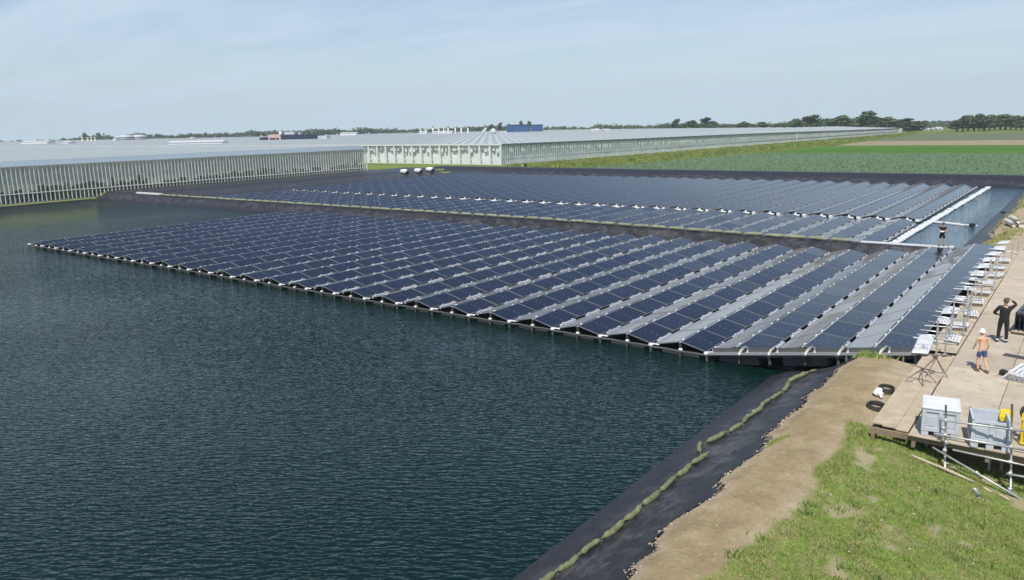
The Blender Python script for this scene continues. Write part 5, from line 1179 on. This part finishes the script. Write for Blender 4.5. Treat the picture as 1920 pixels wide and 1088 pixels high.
def leg_parts(J, m, length, name, r1=.105, r2=.075):
    if length > 1: ch = [('pel', None, 1, (.185, .140)), ('hpL', None, 1, .112), ('knL', None, 1, .076), ('anL', 'knL', .93, .062), ('hpR', None, 1, .112), ('knR', None, 1, .076), ('anR', 'knR', .93, .062), ('waist', None, 1, (.165, .125))]; gr = [(0, 1), (1, 2), (2, 3), (0, 4), (4, 5), (5, 6), (0, 7)]
    else: ch = [('pel', None, 1, (.185, .140)), ('hpL', None, 1, .114), ('knL', 'hpL', length, .098), ('hpR', None, 1, .114), ('knR', 'hpR', length, .098), ('waist', 'pel', .3, (.165, .125))]; gr = [(0, 1), (1, 2), (0, 3), (3, 4), (0, 5)]
    return (name, ch, m, gr)
root, hc, fd, rt_ = person((-2.15, 32.9, DZ+.004), R(4), 'person in black clothes with a hand on the head, standing on the platform', J, .92, M_skin, [shirt_parts(J, M_blk), leg_parts(J, M_blk, 2, 'trousers')])
hair(root, hc, fd, M_hair); shoes(root, J, M_shoe, M_sock, M_sock)
# ---- bare-chested person in blue shorts and a white hat, mid-stride
J = dict(pel=(0, 0, .94), waist=(0, .02, 1.09), chest=(.0, .05, 1.29), neck=(0, .09, 1.50), jaw=(.0, .13, 1.57), top=(.0, .15, 1.79), face=(.0, 1, -.25),
         shL=(-.19, .06, 1.43), elL=(-.23, .12, 1.17), wrL=(-.20, .26, 1.00), hdL=(-.18, .33, .95), shR=(.19, .06, 1.43), elR=(.24, -.02, 1.16), wrR=(.24, .06, .92), hdR=(.24, .10, .82),
         hpL=(-.09, 0, .90), knL=(-.10, .10, .50), anL=(-.10, .02, .085), toL=(-.11, .20, .03), hpR=(.09, 0, .90), knR=(.11, -.06, .50), anR=(.12, -.28, .11), toR=(.13, -.10, .03))
root, hc, fd, rt_ = person((-2.38, 28.72, DZ+.004), R(38), 'bare-chested person in blue shorts and a white hat, walking across the platform', J, .78, M_tan, [leg_parts(J, M_short, .72, 'shorts')])
hair(root, hc, fd, M_cap, 1.12, 'hat', .045); shoes(root, J, M_sand, M_sand)
# ---- person in dark top and shorts on the plank of the dike, arms folded over a tablet
J = dict(pel=(0, 0, .95), waist=(0, .0, 1.09), chest=(.0, -.01, 1.29), neck=(0, .0, 1.51), jaw=(.0, .03, 1.585), top=(.0, .035, 1.81), face=(.15, 1, -.3),
         shL=(-.20, 0, 1.44), elL=(-.26, .06, 1.18), wrL=(-.08, .24, 1.16), hdL=(.02, .26, 1.17), shR=(.20, 0, 1.44), elR=(.26, .06, 1.18), wrR=(.08, .24, 1.14), hdR=(-.01, .26, 1.12),
         hpL=(-.10, 0, .91), knL=(-.13, .03, .50), anL=(-.145, .0, .085), toL=(-.17, .18, .03), hpR=(.10, 0, .91), knR=(.13, .03, .50), anR=(.145, .0, .085), toR=(.17, .18, .03))
q = at_z(1764, 462.5, .93)
root, hc, fd, rt_ = person((q.x, 62.14, .934), R(180+8), 'person in a dark T-shirt and black shorts standing on the dike plank', J, .93, M_skin, [shirt_parts(J, M_blk, .55), leg_parts(J, M_blk, .85, 'shorts')])
hair(root, hc, fd, M_hair); shoes(root, J, M_shoe, M_sock)
mb = MB(); mb.cbox((0, 0, 0), (.25, .18, .012), ch=.004); mb.build('tablet_board', M_lid, None, loc=(q.x-.0, 62.14-.27, .934+1.08), rot=(R(25), 0, R(8)))
tag(bpy.data.objects['tablet_board'], 'pale clipboard held by the person on the dike plank', 'clipboard')
# ------------------------------------------------------------------ haze in the air
def haze_box(dens):
    m = bpy.data.materials.new('haze'); m.use_nodes = True; t = m.node_tree; t.nodes.remove(t.nodes['Principled BSDF']); out = t.nodes['Material Output']
    v = nd(t, 'ShaderNodeVolumePrincipled'); v.inputs['Color'].default_value = (.86, .92, .97, 1); v.inputs['Density'].default_value = dens; v.inputs['Anisotropy'].default_value = .2
    t.links.new(v.outputs[0], out.inputs['Volume'])
    mb = MB(); mb.box((-2700, -480, -2.2), (1200, 1850, 60)); tag(mb.build('haze', m), 'thin pale summer haze over the ponds and fields', 'haze', kind='stuff')
haze_box(.00029)
